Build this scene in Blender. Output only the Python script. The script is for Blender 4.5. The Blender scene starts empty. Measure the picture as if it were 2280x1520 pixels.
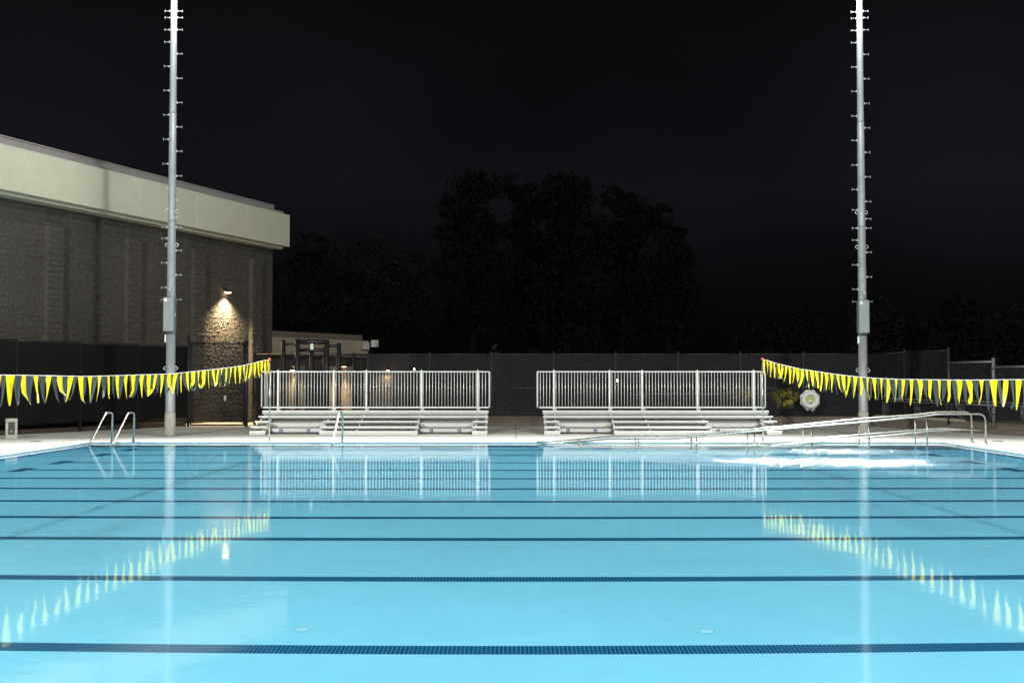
import bpy, math, random
from mathutils import Vector, Matrix
random.seed(7)
R = math.radians
sc = bpy.context.scene
COL = sc.collection

# ---------------------------------------------------------------- camera
FPX, CX, CY, PITCH, CAMZ = 2700.0, 1140.0, 760.0, math.atan(90 / 2700.0), 1.77
cd = bpy.data.cameras.new('camera'); cam = bpy.data.objects.new('camera', cd); COL.objects.link(cam)
cd.sensor_width = 36.0; cd.lens = 36.0 * FPX / 2280.0; cd.clip_end = 3000; cd.clip_start = 0.1
cam.location = (0, 0, CAMZ); cam.rotation_euler = (R(90) + PITCH, 0, 0)
sc.camera = cam

# ---------------------------------------------------------------- night sky
W = bpy.data.worlds.new('World'); sc.world = W; W.use_nodes = True
nt = W.node_tree; bg = nt.nodes['Background']
tc = nt.nodes.new('ShaderNodeTexCoord'); sx = nt.nodes.new('ShaderNodeSeparateXYZ')
nt.links.new(tc.outputs['Generated'], sx.inputs[0])
rp = nt.nodes.new('ShaderNodeValToRGB'); nt.links.new(sx.outputs['Z'], rp.inputs[0])
cr = rp.color_ramp
cr.elements[0].position = 0.0; cr.elements[0].color = (.0014, .0014, .0016, 1)
cr.elements[1].position = 0.65; cr.elements[1].color = (.0028, .0027, .0033, 1)
for ps, c_ in ((.055, (.0024, .0023, .0028)), (.155, (.0078, .0074, .0100)), (.30, (.0040, .0038, .0048))):
    e = cr.elements.new(ps); e.color = (*c_, 1)
nz = nt.nodes.new('ShaderNodeTexNoise'); nz.inputs['Scale'].default_value = 2.2; nz.inputs['Detail'].default_value = 3
nt.links.new(tc.outputs['Generated'], nz.inputs['Vector'])
mr = nt.nodes.new('ShaderNodeMapRange'); mr.inputs['From Min'].default_value = .3; mr.inputs['From Max'].default_value = .7
mr.inputs['To Min'].default_value = .55; mr.inputs['To Max'].default_value = 1.3
nt.links.new(nz.outputs['Fac'], mr.inputs['Value'])
mx = nt.nodes.new('ShaderNodeMix'); mx.data_type = 'RGBA'; mx.blend_type = 'MULTIPLY'; mx.inputs['Factor'].default_value = 1
nt.links.new(rp.outputs['Color'], mx.inputs['A']); nt.links.new(mr.outputs['Result'], mx.inputs['B'])
nt.links.new(mx.outputs['Result'], bg.inputs['Color']); bg.inputs['Strength'].default_value = 1.0

vs = sc.view_settings
vs.view_transform = 'Standard'; vs.look = 'None'; vs.exposure = 0.0; vs.gamma = 1.0; vs.use_curve_mapping = False
sc.render.engine = 'CYCLES'
cy = sc.cycles
cy.use_denoising = True
try: cy.denoiser = 'OPENIMAGEDENOISE'
except Exception: pass
cy.max_bounces = 10; cy.transmission_bounces = 8; cy.transparent_max_bounces = 24
cy.caustics_refractive = True; cy.caustics_reflective = False
cy.sample_clamp_indirect = 4.0; cy.sample_clamp_direct = 0

# floodlight settings: (x, y, z, aim, watts, colour)
FLOODS = [
    dict(base=(-10.95, 38.9), top=17.0, lamp=(-10.62, 38.45, 14.9), aim=(-2.0, 15, 0), w=44000, spill=900, col=(1.0, .99, .97), size=126, blend=.9),
    dict(base=(11.66, 40.3), top=17.0, lamp=(11.31, 39.82, 15.2), aim=(2.0, 15, 0), w=44000, spill=900, col=(1.0, .99, .97), size=126, blend=.9),
    dict(base=(-16.6, 0.5), top=17.0, lamp=(-15.8, 1.4, 15.0), aim=(-1.0, 27, 0), w=43000, spill=0, col=(.98, 1.0, .90), size=160, blend=.6),
    dict(base=(16.6, 0.5), top=17.0, lamp=(15.8, 1.4, 15.0), aim=(1.0, 27, 0), w=38000, spill=0, col=(1.0, .99, .95), size=160, blend=.6),
]

# ---------------------------------------------------------------- projection helpers (pixel of the 2280x1520 photo -> place)
def ray(px, py):
    a, b = (px - CX) / FPX, (CY - py) / FPX
    return Vector((a, math.cos(PITCH) - b * math.sin(PITCH), math.sin(PITCH) + b * math.cos(PITCH)))
def P(px, py, Y):
    d = ray(px, py); return Vector((0, 0, CAMZ)) + d * (Y / d.y)
def G(px, py, z):
    d = ray(px, py); return Vector((0, 0, CAMZ)) + d * ((z - CAMZ) / d.z)
DEPTH = 1.5
def F(px, py, depth=None):
    h = DEPTH if depth is None else depth
    d = ray(px, py).normalized(); s = G(px, py, 0.0)
    t = Vector((d.x, d.y, 0)) / 1.333
    tz = math.sqrt(1 - t.length_squared)
    return Vector((s.x + t.x * h / tz, s.y + t.y * h / tz, -h))

# ---------------------------------------------------------------- mesh helpers
class MB:
    def __init__(s): s.v = []; s.f = []; s.sm = []
    def add(s, vs_, fs, smooth=False):
        n = len(s.v); s.v.extend([tuple(p) for p in vs_])
        for q in fs: s.f.append(tuple(i + n for i in q)); s.sm.append(smooth)
        return s
    def box(s, x0, x1, y0, y1, z0, z1, M=None):
        v = [Vector(p) for p in ((x0,y0,z0),(x1,y0,z0),(x1,y1,z0),(x0,y1,z0),(x0,y0,z1),(x1,y0,z1),(x1,y1,z1),(x0,y1,z1))]
        if M is not None: v = [M @ p for p in v]
        return s.add(v, ((0,3,2,1),(4,5,6,7),(0,1,5,4),(1,2,6,5),(2,3,7,6),(3,0,4,7)))
    def bbox(s, x0, x1, y0, y1, z0, z1, c=.006, M=None):
        # box with chamfered vertical and horizontal edges
        c = min(c, (x1-x0)*.3, (y1-y0)*.3, (z1-z0)*.3)
        pts = []
        for z, i in ((z0, c), (z0 + c, 0), (z1 - c, 0), (z1, c)):
            a0, a1, b0, b1 = x0 + i, x1 - i, y0 + i, y1 - i
            pts += [(a0+c,b0,z),(a1-c,b0,z),(a1,b0+c,z),(a1,b1-c,z),(a1-c,b1,z),(a0+c,b1,z),(a0,b1-c,z),(a0,b0+c,z)]
        v = [Vector(p) for p in pts]
        if M is not None: v = [M @ p for p in v]
        fs = [tuple(reversed(range(8))), tuple(range(24, 32))]
        for k in range(3):
            for j in range(8):
                a = k*8+j; b = k*8+(j+1) % 8; fs.append((a, b, b+8, a+8))
        return s.add(v, fs)
    def tube(s, path, r, n=8, closed=False, cap=True):
        path = [Vector(p) for p in path]; m = len(path)
        rs = r if isinstance(r, (list, tuple)) else [r] * m
        rings = []; up = None
        for i, p in enumerate(path):
            if closed: t = path[(i+1) % m] - path[i-1]
            elif i == 0: t = path[1] - p
            elif i == m-1: t = p - path[i-1]
            else: t = (path[i+1] - p).normalized() + (p - path[i-1]).normalized()
            t.normalize()
            if up is None:
                up = Vector((0,0,1)) if abs(t.z) < .9 else Vector((1,0,0))
            a = t.cross(up)
            if a.length < 1e-6: a = t.cross(Vector((0,1,0)))
            a.normalize(); up = a.cross(t).normalized()
            rings.append([p + (a*math.cos(k*2*math.pi/n) + up*math.sin(k*2*math.pi/n))*rs[i] for k in range(n)])
        v = [q for g in rings for q in g]; fs = []
        for i in range(m if closed else m-1):
            for k in range(n):
                a = i*n+k; b = i*n+(k+1) % n; c2 = ((i+1) % m)*n
                fs.append((a, b, c2+(k+1) % n, c2+k))
        s.add(v, fs, True)
        if cap and not closed:
            k0 = len(s.v) - m*n
            s.f.append(tuple(k0+k for k in reversed(range(n)))); s.sm.append(False)
            s.f.append(tuple(k0+(m-1)*n+k for k in range(n))); s.sm.append(False)
        return s
    def lathe(s, prof, c=(0,0,0), n=16, smooth=True):
        c = Vector(c); v = []; fs = []
        for r, z in prof:
            for k in range(n): v.append(c + Vector((r*math.cos(k*2*math.pi/n), r*math.sin(k*2*math.pi/n), z)))
        for i in range(len(prof)-1):
            for k in range(n):
                a = i*n+k; b = i*n+(k+1) % n; fs.append((a, b, b+n, a+n))
        s.add(v, fs, smooth)
        k0 = len(s.v) - len(prof)*n
        if prof[0][0] > 1e-5: s.f.append(tuple(k0+k for k in reversed(range(n)))); s.sm.append(False)
        if prof[-1][0] > 1e-5: s.f.append(tuple(k0+(len(prof)-1)*n+k for k in range(n))); s.sm.append(False)
        return s
    def mesh(s, name, mat):
        me = bpy.data.meshes.new(name); me.from_pydata(s.v, [], s.f)
        me.polygons.foreach_set('use_smooth', s.sm); me.materials.append(mat); me.update()
        return me
    def build(s, name, mat, parent=None, loc=None):
        return ob(name, s.mesh(name, mat), parent, loc)
def ob(name, me, parent=None, loc=None):
    o = bpy.data.objects.new(name, me); COL.objects.link(o)
    if parent is not None: o.parent = parent
    if loc is not None: o.location = loc
    return o
def tag(o, label=None, cat=None, group=None, kind=None):
    if label: o['label'] = label
    if cat: o['category'] = cat
    if group: o['group'] = group
    if kind: o['kind'] = kind
    return o
def thing(name, label, cat, loc=(0,0,0), rz=0, group=None):
    o = bpy.data.objects.new(name, None); COL.objects.link(o); o.location = loc; o.rotation_euler = (0,0,rz)
    o.empty_display_size = .2
    return tag(o, label, cat, group)
KIDS = {}
def copy_tree(o, parent=None):
    c = o.copy(); COL.objects.link(c)
    if parent is not None: c.parent = parent
    for ch in list(o.children): copy_tree(ch, c)
    return c
def arc(c, r, a0, a1, n, ax, ay):
    c = Vector(c); ax = Vector(ax); ay = Vector(ay)
    return [c + ax*(r*math.cos(R(a0+(a1-a0)*i/n))) + ay*(r*math.sin(R(a0+(a1-a0)*i/n))) for i in range(n+1)]
def rounded(path, r, n=5):
    path = [Vector(p) for p in path]; out = [path[0]]
    for i in range(1, len(path)-1):
        a, b, c = path[i-1], path[i], path[i+1]
        u = (a-b); w = (c-b); rr = min(r, u.length*.45, w.length*.45)
        p0 = b + u.normalized()*rr; p1 = b + w.normalized()*rr
        for k in range(n+1):
            t = k/n; out.append(p0*(1-t)**2 + b*2*t*(1-t) + p1*t*t)
    out.append(path[-1]); return out

# ---------------------------------------------------------------- materials
def mat(name, col, rough=.6, metal=0.0, spec=.5, noise=None, bump=None, rough_var=0, emit=None):
    """noise: list of (scale, amount, detail) multiplying the colour; bump: (scale, strength, distance)"""
    m = bpy.data.materials.new(name); m.use_nodes = True; t = m.node_tree; b = t.nodes['Principled BSDF']
    b.inputs['Base Color'].default_value = (*col, 1); b.inputs['Roughness'].default_value = rough
    b.inputs['Metallic'].default_value = metal; b.inputs['Specular IOR Level'].default_value = spec
    tco = t.nodes.new('ShaderNodeTexCoord')
    if noise:
        last = None
        for (scl, amt, det) in noise:
            n_ = t.nodes.new('ShaderNodeTexNoise'); n_.inputs['Scale'].default_value = scl; n_.inputs['Detail'].default_value = det
            t.links.new(tco.outputs['Object'], n_.inputs['Vector'])
            r_ = t.nodes.new('ShaderNodeMapRange'); r_.inputs['From Min'].default_value = .25; r_.inputs['From Max'].default_value = .75
            r_.inputs['To Min'].default_value = 1-amt; r_.inputs['To Max'].default_value = 1+amt
            t.links.new(n_.outputs['Fac'], r_.inputs['Value'])
            x = t.nodes.new('ShaderNodeMix'); x.data_type = 'RGBA'; x.blend_type = 'MULTIPLY'; x.inputs['Factor'].default_value = 1
            if last is None: x.inputs['A'].default_value = (*col, 1)
            else: t.links.new(last, x.inputs['A'])
            t.links.new(r_.outputs['Result'], x.inputs['B']); last = x.outputs['Result']
        t.links.new(last, b.inputs['Base Color'])
    if rough_var:
        n_ = t.nodes.new('ShaderNodeTexNoise'); n_.inputs['Scale'].default_value = 9
        t.links.new(tco.outputs['Object'], n_.inputs['Vector'])
        r_ = t.nodes.new('ShaderNodeMapRange'); r_.inputs['To Min'].default_value = rough-rough_var; r_.inputs['To Max'].default_value = rough+rough_var
        t.links.new(n_.outputs['Fac'], r_.inputs['Value']); t.links.new(r_.outputs['Result'], b.inputs['Roughness'])
    if bump:
        n_ = t.nodes.new('ShaderNodeTexNoise'); n_.inputs['Scale'].default_value = bump[0]; n_.inputs['Detail'].default_value = 5
        t.links.new(tco.outputs['Object'], n_.inputs['Vector'])
        bn = t.nodes.new('ShaderNodeBump'); bn.inputs['Strength'].default_value = bump[1]; bn.inputs['Distance'].default_value = bump[2]
        t.links.new(n_.outputs['Fac'], bn.inputs['Height']); t.links.new(bn.outputs['Normal'], b.inputs['Normal'])
    if emit:
        b.inputs['Emission Color'].default_value = (*emit[0], 1); b.inputs['Emission Strength'].default_value = emit[1]
    return m
M = {}
M['concrete'] = mat('deck_concrete', (.48, .48, .44), .85, noise=[(.22, .16, 3), (.9, .14, 5), (6, .10, 6), (60, .08, 2)], bump=(90, .25, .003))
M['coping'] = mat('coping_concrete', (.62, .62, .58), .7, noise=[(3, .08, 4)], bump=(70, .2, .003))
M['joint'] = mat('joint_dark', (.08, .08, .075), .9)
M['ped'] = mat('pedestal_concrete', (.36, .36, .31), .9, noise=[(5, .18, 6), (40, .12, 3)], bump=(50, .4, .004))
M['asphalt'] = mat('ground_asphalt', (.05, .05, .048), .95, noise=[(2, .2, 4)])
M['plaster'] = mat('pool_plaster', (.195, .555, .76), .8, spec=.05, noise=[(.35, .05, 4), (1.7, .03, 5), (9, .02, 4)])
M['wt_tile'] = mat('waterline_tile', (.15, .34, .43), .3, noise=[(8, .2, 2)])
M['galv'] = mat('galvanised_steel', (.30, .32, .335), .5, .2, noise=[(3, .12, 4), (40, .10, 3)], rough_var=.12)
M['box'] = mat('grey_box_paint', (.20, .22, .235), .5, .1, noise=[(4, .06, 4)])
M['white'] = mat('white_plate', (.85, .85, .85), .5)
M['black'] = mat('black_paint', (.012, .012, .014), .45)
M['alu'] = mat('aluminium', (.74, .75, .74), .38, .40, noise=[(2.5, .05, 4), (60, .05, 2)], rough_var=.1)
M['alu_shade'] = mat('shaded_aluminium', (.20, .20, .19), .55, .3, noise=[(4, .12, 4)])  # bleacher aluminium with the shade under the seats put into its colour
M['alu_r'] = mat('riser_aluminium', (.56, .57, .56), .45, .4, noise=[(2.5, .08, 4), (30, .05, 3)])  # plank aluminium darkened, the risers' soft shading is in the colour
M['alu_g'] = mat('aluminium_frame', (.55, .56, .57), .5, .5, noise=[(5, .1, 3)])
M['steel'] = mat('stainless_steel', (.38, .38, .345), .29, 1.0, noise=[(6, .05, 3)], rough_var=.06)
M['blue'] = mat('access_sign_blue', (.006, .006, .15), .4)
M['brown_wall'] = mat('brown_block_wall', (.16, .13, .105), .85, noise=[(1.2, .15, 4), (14, .16, 5)], bump=(40, .4, .01))
M['wall_cap'] = mat('wall_cap_stone', (.30, .27, .20), .8, noise=[(3, .12, 4)])
M['split'] = mat('split_face_block', (.062, .055, .047), .95, noise=[(.6, .18, 3), (4, .25, 5), (30, .25, 4)], bump=(22, .9, .03))
M['mortar'] = mat('block_mortar', (.125, .113, .097), .95)
M['fascia'] = mat('fascia_panel', (.56, .55, .42), .6, noise=[(.4, .07, 3), (2, .04, 5), (9, .03, 4)])
M['fascia2'] = mat('roof_cap_metal', (.36, .34, .34), .5, .2, noise=[(1, .05, 3)])
M['tan'] = mat('tan_stucco', (.72, .62, .47), .85, noise=[(2, .08, 4), (20, .08, 4)])
M['bark'] = mat('bark', (.02, .017, .014), .95, spec=.03, noise=[(4, .3, 5)])
M['fixture'] = mat('lamp_housing', (.5, .5, .5), .4, .5)
M['red'] = mat('red_cap', (.60, .03, .02), .4)
M['yellow'] = mat('yellow_vinyl', (.90, .73, .002), .34, noise=[(9, .06, 3)])
M['navy'] = mat('dark_vinyl', (.055, .066, .078), .25, noise=[(9, .12, 3)])
M['rope'] = mat('white_rope', (.75, .75, .72), .6)
M['ringm'] = mat('life_ring_shell', (.62, .64, .60), .45, noise=[(5, .05, 3)])
M['yrope'] = mat('yellow_rope', (.55, .55, .05), .7)
M['bluep'] = mat('blue_plug', (.01, .03, .25), .4)
M['ymark'] = mat('yellow_mark', (.62, .58, .10), .7, noise=[(30, .3, 3)])
M['drain'] = mat('white_plastic', (.27, .62, .78), .5)
M['dirt'] = mat('planting_strip', (.05, .034, .027), .95, noise=[(8, .3, 5)])
M['panel'] = mat('dark_panel', (.05, .05, .048), .6, noise=[(20, .3, 4)])
M['gpipe'] = mat('grey_pipe', (.22, .23, .24), .5, .6)
M['warm'] = mat('warm_lens', (.9, .8, .6), .4, emit=((1, .74, .38), 30))
M['floodlens'] = mat('flood_lens', (.9, .9, .9), .3, emit=((1, 1, .97), 6))

def vinyl(m, share):
    # thin cloth: part of the light on the far side comes through
    t = m.node_tree; b = t.nodes['Principled BSDF']; tl = t.nodes.new('ShaderNodeBsdfTranslucent'); mxs = t.nodes.new('ShaderNodeMixShader'); mxs.inputs['Fac'].default_value = share
    tl.inputs['Color'].default_value = b.inputs['Base Color'].default_value
    t.links.new(b.outputs[0], mxs.inputs[1]); t.links.new(tl.outputs[0], mxs.inputs[2]); t.links.new(mxs.outputs[0], t.nodes['Material Output'].inputs['Surface'])
vinyl(M['yellow'], .42); vinyl(M['navy'], .25)
def leafmat(name, col):
    return mat(name, col, .8, spec=.03, noise=[(.5, .35, 3)])
M['leafd'] = leafmat('dark_leaf', (.019, .021, .017))
M['leafm'] = leafmat('mid_leaf', (.06, .075, .03))
M['leafy'] = leafmat('yellow_leaf', (.12, .12, .025))

# dark mesh cloth that lets some of what is behind show through its weave
def screenmat(name, col, see):
    m = bpy.data.materials.new(name); m.use_nodes = True; t = m.node_tree; b = t.nodes['Principled BSDF']
    b.inputs['Base Color'].default_value = (*col, 1); b.inputs['Roughness'].default_value = .8; b.inputs['Specular IOR Level'].default_value = .2
    tr = t.nodes.new('ShaderNodeBsdfTransparent'); mxs = t.nodes.new('ShaderNodeMixShader')
    tco = t.nodes.new('ShaderNodeTexCoord'); n_ = t.nodes.new('ShaderNodeTexNoise'); n_.inputs['Scale'].default_value = .9; n_.inputs['Detail'].default_value = 4
    t.links.new(tco.outputs['Object'], n_.inputs['Vector'])
    r_ = t.nodes.new('ShaderNodeMapRange'); r_.inputs['From Min'].default_value = .3; r_.inputs['From Max'].default_value = .7
    r_.inputs['To Min'].default_value = see*.85; r_.inputs['To Max'].default_value = see*1.15
    t.links.new(n_.outputs['Fac'], r_.inputs['Value']); t.links.new(r_.outputs['Result'], mxs.inputs['Fac'])
    t.links.new(b.outputs[0], mxs.inputs[1]); t.links.new(tr.outputs[0], mxs.inputs[2])
    t.links.new(mxs.outputs[0], t.nodes['Material Output'].inputs['Surface'])
    return m
M['screen'] = screenmat('windscreen_mesh', (.018, .0175, .0225), .30)
M['screen_l'] = screenmat('heavy_windscreen_mesh', (.0045, .0042, .0055), .03)
M['chain'] = screenmat('black_chain_link', (.016, .015, .016), .52)

# lane-line tile: rows of small dark tiles with pale grout between
def lanemat():
    m = bpy.data.materials.new('lane_tile'); m.use_nodes = True; t = m.node_tree; b = t.nodes['Principled BSDF']
    tco = t.nodes.new('ShaderNodeTexCoord'); br = t.nodes.new('ShaderNodeTexBrick')
    br.offset = 0; br.inputs['Color1'].default_value = (.003, .052, .135, 1); br.inputs['Color2'].default_value = (.005, .064, .160, 1)
    br.inputs['Mortar'].default_value = (.012, .17, .31, 1); br.inputs['Scale'].default_value = 1
    br.inputs['Mortar Size'].default_value = .006; br.inputs['Mortar Smooth'].default_value = .2
    br.inputs['Brick Width'].default_value = .034; br.inputs['Row Height'].default_value = 3.0
    t.links.new(tco.outputs['Object'], br.inputs['Vector']); t.links.new(br.outputs['Color'], b.inputs['Base Color'])
    b.inputs['Roughness'].default_value = .5; b.inputs['Specular IOR Level'].default_value = .05
    return m
M['lane'] = lanemat()

def watermat():
    m = bpy.data.materials.new('pool_water'); m.use_nodes = True; t = m.node_tree
    for n_ in list(t.nodes):
        if n_.type == 'BSDF_PRINCIPLED': t.nodes.remove(n_)
    out = t.nodes['Material Output']
    re = t.nodes.new('ShaderNodeBsdfRefraction'); re.inputs['IOR'].default_value = 1.333; re.inputs['Roughness'].default_value = 0.0
    re.inputs['Color'].default_value = (.93, .995, 1, 1)
    gl = t.nodes.new('ShaderNodeBsdfGlossy'); gl.inputs['Roughness'].default_value = .035; gl.inputs['Color'].default_value = (1, 1, 1, 1)
    fr = t.nodes.new('ShaderNodeFresnel'); fr.inputs['IOR'].default_value = 1.333
    mxs = t.nodes.new('ShaderNodeMixShader')
    tco = t.nodes.new('ShaderNodeTexCoord')
    mp = t.nodes.new('ShaderNodeMapping'); mp.inputs['Scale'].default_value = (.9, .9, 1)
    t.links.new(tco.outputs['Object'], mp.inputs['Vector'])
    n1 = t.nodes.new('ShaderNodeTexNoise'); n1.inputs['Scale'].default_value = 1.6; n1.inputs['Detail'].default_value = 3
    t.links.new(mp.outputs['Vector'], n1.inputs['Vector'])
    b1 = t.nodes.new('ShaderNodeBump'); b1.inputs['Strength'].default_value = .10; b1.inputs['Distance'].default_value = .02
    t.links.new(n1.outputs['Fac'], b1.inputs['Height'])
    # choppy patches where the return inlets by the ramp stir the surface: finer, steeper ripples than can be seen one by one
    def patch(cx_, cy_, rx, ry, rz):
        s1 = t.nodes.new('ShaderNodeMapping'); s1.vector_type = 'TEXTURE'
        s1.inputs['Location'].default_value = (cx_, cy_, 0); s1.inputs['Scale'].default_value = (rx, ry, 1); s1.inputs['Rotation'].default_value = (0, 0, R(rz))
        t.links.new(tco.outputs['Object'], s1.inputs['Vector'])
        g = t.nodes.new('ShaderNodeTexGradient'); g.gradient_type = 'SPHERICAL'
        t.links.new(s1.outputs['Vector'], g.inputs['Vector']); return g.outputs['Fac']
    a = t.nodes.new('ShaderNodeMath'); a.operation = 'ADD'
    t.links.new(patch(6.9, 27.0, 4.2, 2.3, -14), a.inputs[0]); t.links.new(patch(8.3, 31.2, 2.4, 1.9, -20), a.inputs[1])
    n2 = t.nodes.new('ShaderNodeTexNoise'); n2.inputs['Scale'].default_value = 4.0; n2.inputs['Detail'].default_value = 5; n2.inputs['Roughness'].default_value = .7
    mp2 = t.nodes.new('ShaderNodeMapping'); mp2.inputs['Scale'].default_value = (.8, 1.5, 1); t.links.new(tco.outputs['Object'], mp2.inputs['Vector']); t.links.new(mp2.outputs['Vector'], n2.inputs['Vector'])
    cm = t.nodes.new('ShaderNodeMapRange'); cm.inputs['From Min'].default_value = .44; cm.inputs['From Max'].default_value = .72
    t.links.new(n2.outputs['Fac'], cm.inputs['Value'])
    mu = t.nodes.new('ShaderNodeMath'); mu.operation = 'MULTIPLY'; t.links.new(cm.outputs['Result'], mu.inputs[0]); t.links.new(a.outputs[0], mu.inputs[1])
    b2 = t.nodes.new('ShaderNodeBump'); b2.inputs['Strength'].default_value = 1.0; b2.inputs['Distance'].default_value = .032
    t.links.new(mu.outputs[0], b2.inputs['Height']); t.links.new(b1.outputs['Normal'], b2.inputs['Normal'])
    rr_ = t.nodes.new('ShaderNodeMapRange'); rr_.inputs['From Min'].default_value = .02; rr_.inputs['From Max'].default_value = .5
    rr_.inputs['To Min'].default_value = .055; rr_.inputs['To Max'].default_value = .25
    t.links.new(mu.outputs[0], rr_.inputs['Value']); t.links.new(rr_.outputs['Result'], gl.inputs['Roughness'])
    t.links.new(b2.outputs['Normal'], gl.inputs['Normal'])
    # seen from below (where the refraction itself already fails past the critical angle) the plain mirror share is small
    geo = t.nodes.new('ShaderNodeNewGeometry'); fm = t.nodes.new('ShaderNodeMix'); fm.data_type = 'FLOAT'
    t.links.new(geo.outputs['Backfacing'], fm.inputs['Factor']); t.links.new(fr.outputs[0], fm.inputs['A']); fm.inputs['B'].default_value = .04
    t.links.new(fm.outputs['Result'], mxs.inputs['Fac']); t.links.new(re.outputs[0], mxs.inputs[1]); t.links.new(gl.outputs[0], mxs.inputs[2])
    t.links.new(mxs.outputs[0], out.inputs['Surface'])
    return m
M['water'] = watermat()

# ================================================================= SETTING
PX0, PX1, PY0, PY1 = -12.15, 12.4, 1.5, 35.15
DZ = .04
# ground
tag(MB().box(-500, 500, -60, 900, -2.6, -2.2).build('ground', M['asphalt']), kind='structure')
tag(MB().box(-60, 60, 52.2, 400, -.4, -.05).box(-60, -20, -12, 52.2, -.4, -.05).box(20.5, 60, -12, 52.2, -.4, -.05).build('ground_beyond', M['asphalt']), kind='structure')
# pool
pool = tag(bpy.data.objects.new('pool_basin', None), kind='structure'); COL.objects.link(pool)
pf = MB().box(PX0 - .3, PX1 + .3, PY0 - .3, PY1 + .3, -DEPTH - .3, -DEPTH).build('pool_floor', M['plaster'], pool)
pw = MB()
pw.box(PX0 - .3, PX0, PY0, PY1, -DEPTH, -.16); pw.box(PX1, PX1 + .3, PY0, PY1, -DEPTH, -.16)
pw.box(PX0 - .3, PX1 + .3, PY1, PY1 + .3, -DEPTH, -.16); pw.box(PX0 - .3, PX1 + .3, PY0 - .3, PY0, -DEPTH, -.16)
pw = pw.build('pool_wall', M['plaster'], pool)
wt = MB()
wt.box(PX0 - .3, PX0 + .004, PY0, PY1, -.16, .012); wt.box(PX1 - .004, PX1 + .3, PY0, PY1, -.16, .012)
wt.box(PX0 - .3, PX1 + .3, PY1 - .004, PY1 + .3, -.16, .012); wt.box(PX0 - .3, PX1 + .3, PY0 - .3, PY0 + .004, -.16, .012)
wt.build('waterline_band', M['wt_tile'], pool)
LANE_PY = [1446.5, 1289, 1200.1, 1152.4, 1116.3, 1088, 1065.3, 1046.5, 1029.9, 1012.6, 1001.3]
lane_y = [F(1140, y).y for y in LANE_PY]
for k, y in enumerate(lane_y):
    b = MB(); w = .128; xa, xb = -10.35, 10.6
    b.box(xa, xb, y - w, y + w, -DEPTH, -DEPTH + .006)
    for x in (xa - .155, xb + .155): b.box(x - .155, x + .155, y - .52, y + .52, -DEPTH, -DEPTH + .009)
    b.build('lane_line', M['lane'], pool)
    # wall targets at both ends
    t = MB()
    for x, s in ((PX0, 1), (PX1, -1)):
        xa_, xb_ = sorted((x, x + s*.008))
        t.box(xa_, xb_, y - .15, y + .15, -1.0, -.18); t.box(xa_, xb_ + (.002 if s > 0 else 0), y - .45, y + .45, -.55, -.28)
    t.build('wall_target', M['lane'], pool)
yb = F(1140, 1015.8).y
b = MB().box(PX0, PX1, yb - .035, yb + .035, -DEPTH, -DEPTH + .006)
b.box(PX0, PX0 + .006, yb - .035, yb + .035, -DEPTH, -.16); b.box(PX1 - .006, PX1, yb - .035, yb + .035, -DEPTH, -.16)
b.build('depth_line', M['lane'], pool)
for (px, py) in ((672, 1401), (1573, 1405), (1485, 1216), (2195, 1216), (65, 1215)):
    p = F(px, py)
    MB().lathe([(.0, .014), (.05, .014), (.07, .008), (.072, 0)][::-1], (p.x, p.y, -DEPTH), 16).build('floor_inlet', M['drain'], pool)
# entry ramp under the handrails: comes down from the right end
rm = MB(); ry0, ry1 = 33.95, PY1
v = [(12.39, ry0, -.03), (1.2, ry0, -1.1), (1.2, ry0, -DEPTH), (12.39, ry0, -DEPTH), (12.39, ry1, -.03), (1.2, ry1, -1.1), (1.2, ry1, -DEPTH), (12.39, ry1, -DEPTH)]
rm.add(v, ((0, 1, 2, 3), (4, 7, 6, 5), (0, 4, 5, 1), (1, 5, 6, 2), (2, 6, 7, 3), (3, 7, 4, 0)))
rm.build('entry_ramp', mat('ramp_plaster', (.62, .76, .80), .8, noise=[(4, .05, 4)]), pool)
# water surface
wb = MB(); n = 12
wv = []; wf = []
for j in range(n+1):
    for i in range(n+1): wv.append((PX0 + (PX1-PX0)*i/n, PY0 + (PY1-PY0)*j/n, 0))
for j in range(n):
    for i in range(n): wf.append((j*(n+1)+i, j*(n+1)+i+1, (j+1)*(n+1)+i+1, (j+1)*(n+1)+i))
wb.add(wv, wf, True)
water = tag(wb.build('water', M['water']), kind='structure')
try:
    water.cycles.is_caustics_caster = True
    for o in pool.children: o.cycles.is_caustics_receiver = True
except Exception as ex: print('caustics', ex)

# deck of cast slabs with open joints
deck = tag(bpy.data.objects.new('pool_deck', None), kind='structure'); COL.objects.link(deck)
base = MB()
for (x0, x1, y0, y1) in ((-26, PX0 - .3, -12, 52.2), (PX1 + .3, 26, -12, 52.2), (PX0 - .3, PX1 + .3, PY1 + .3, 52.2), (PX0 - .3, PX1 + .3, -12, PY0 - .3)):
    base.box(x0, x1, y0, y1, -.5, DZ - .03)
base.build('joint_bed', M['joint'], deck)
cp = MB(); cw = .32
for nm, (x0, x1, y0, y1) in (('a', (PX0 - cw, PX0 + .012, PY0, PY1)), ('b', (PX1 - .012, PX1 + cw, PY0, PY1)),
                             ('c', (PX0 - cw, PX1 + cw, PY1 - .012, PY1 + cw)), ('d', (PX0 - cw, PX1 + cw, PY0 - cw, PY0 + .012))):
    MB().bbox(x0, x1, y0, y1, .012 + .0005, DZ + .012, .012).build('coping', M['coping'], deck)
slab_cache = {}
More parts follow.
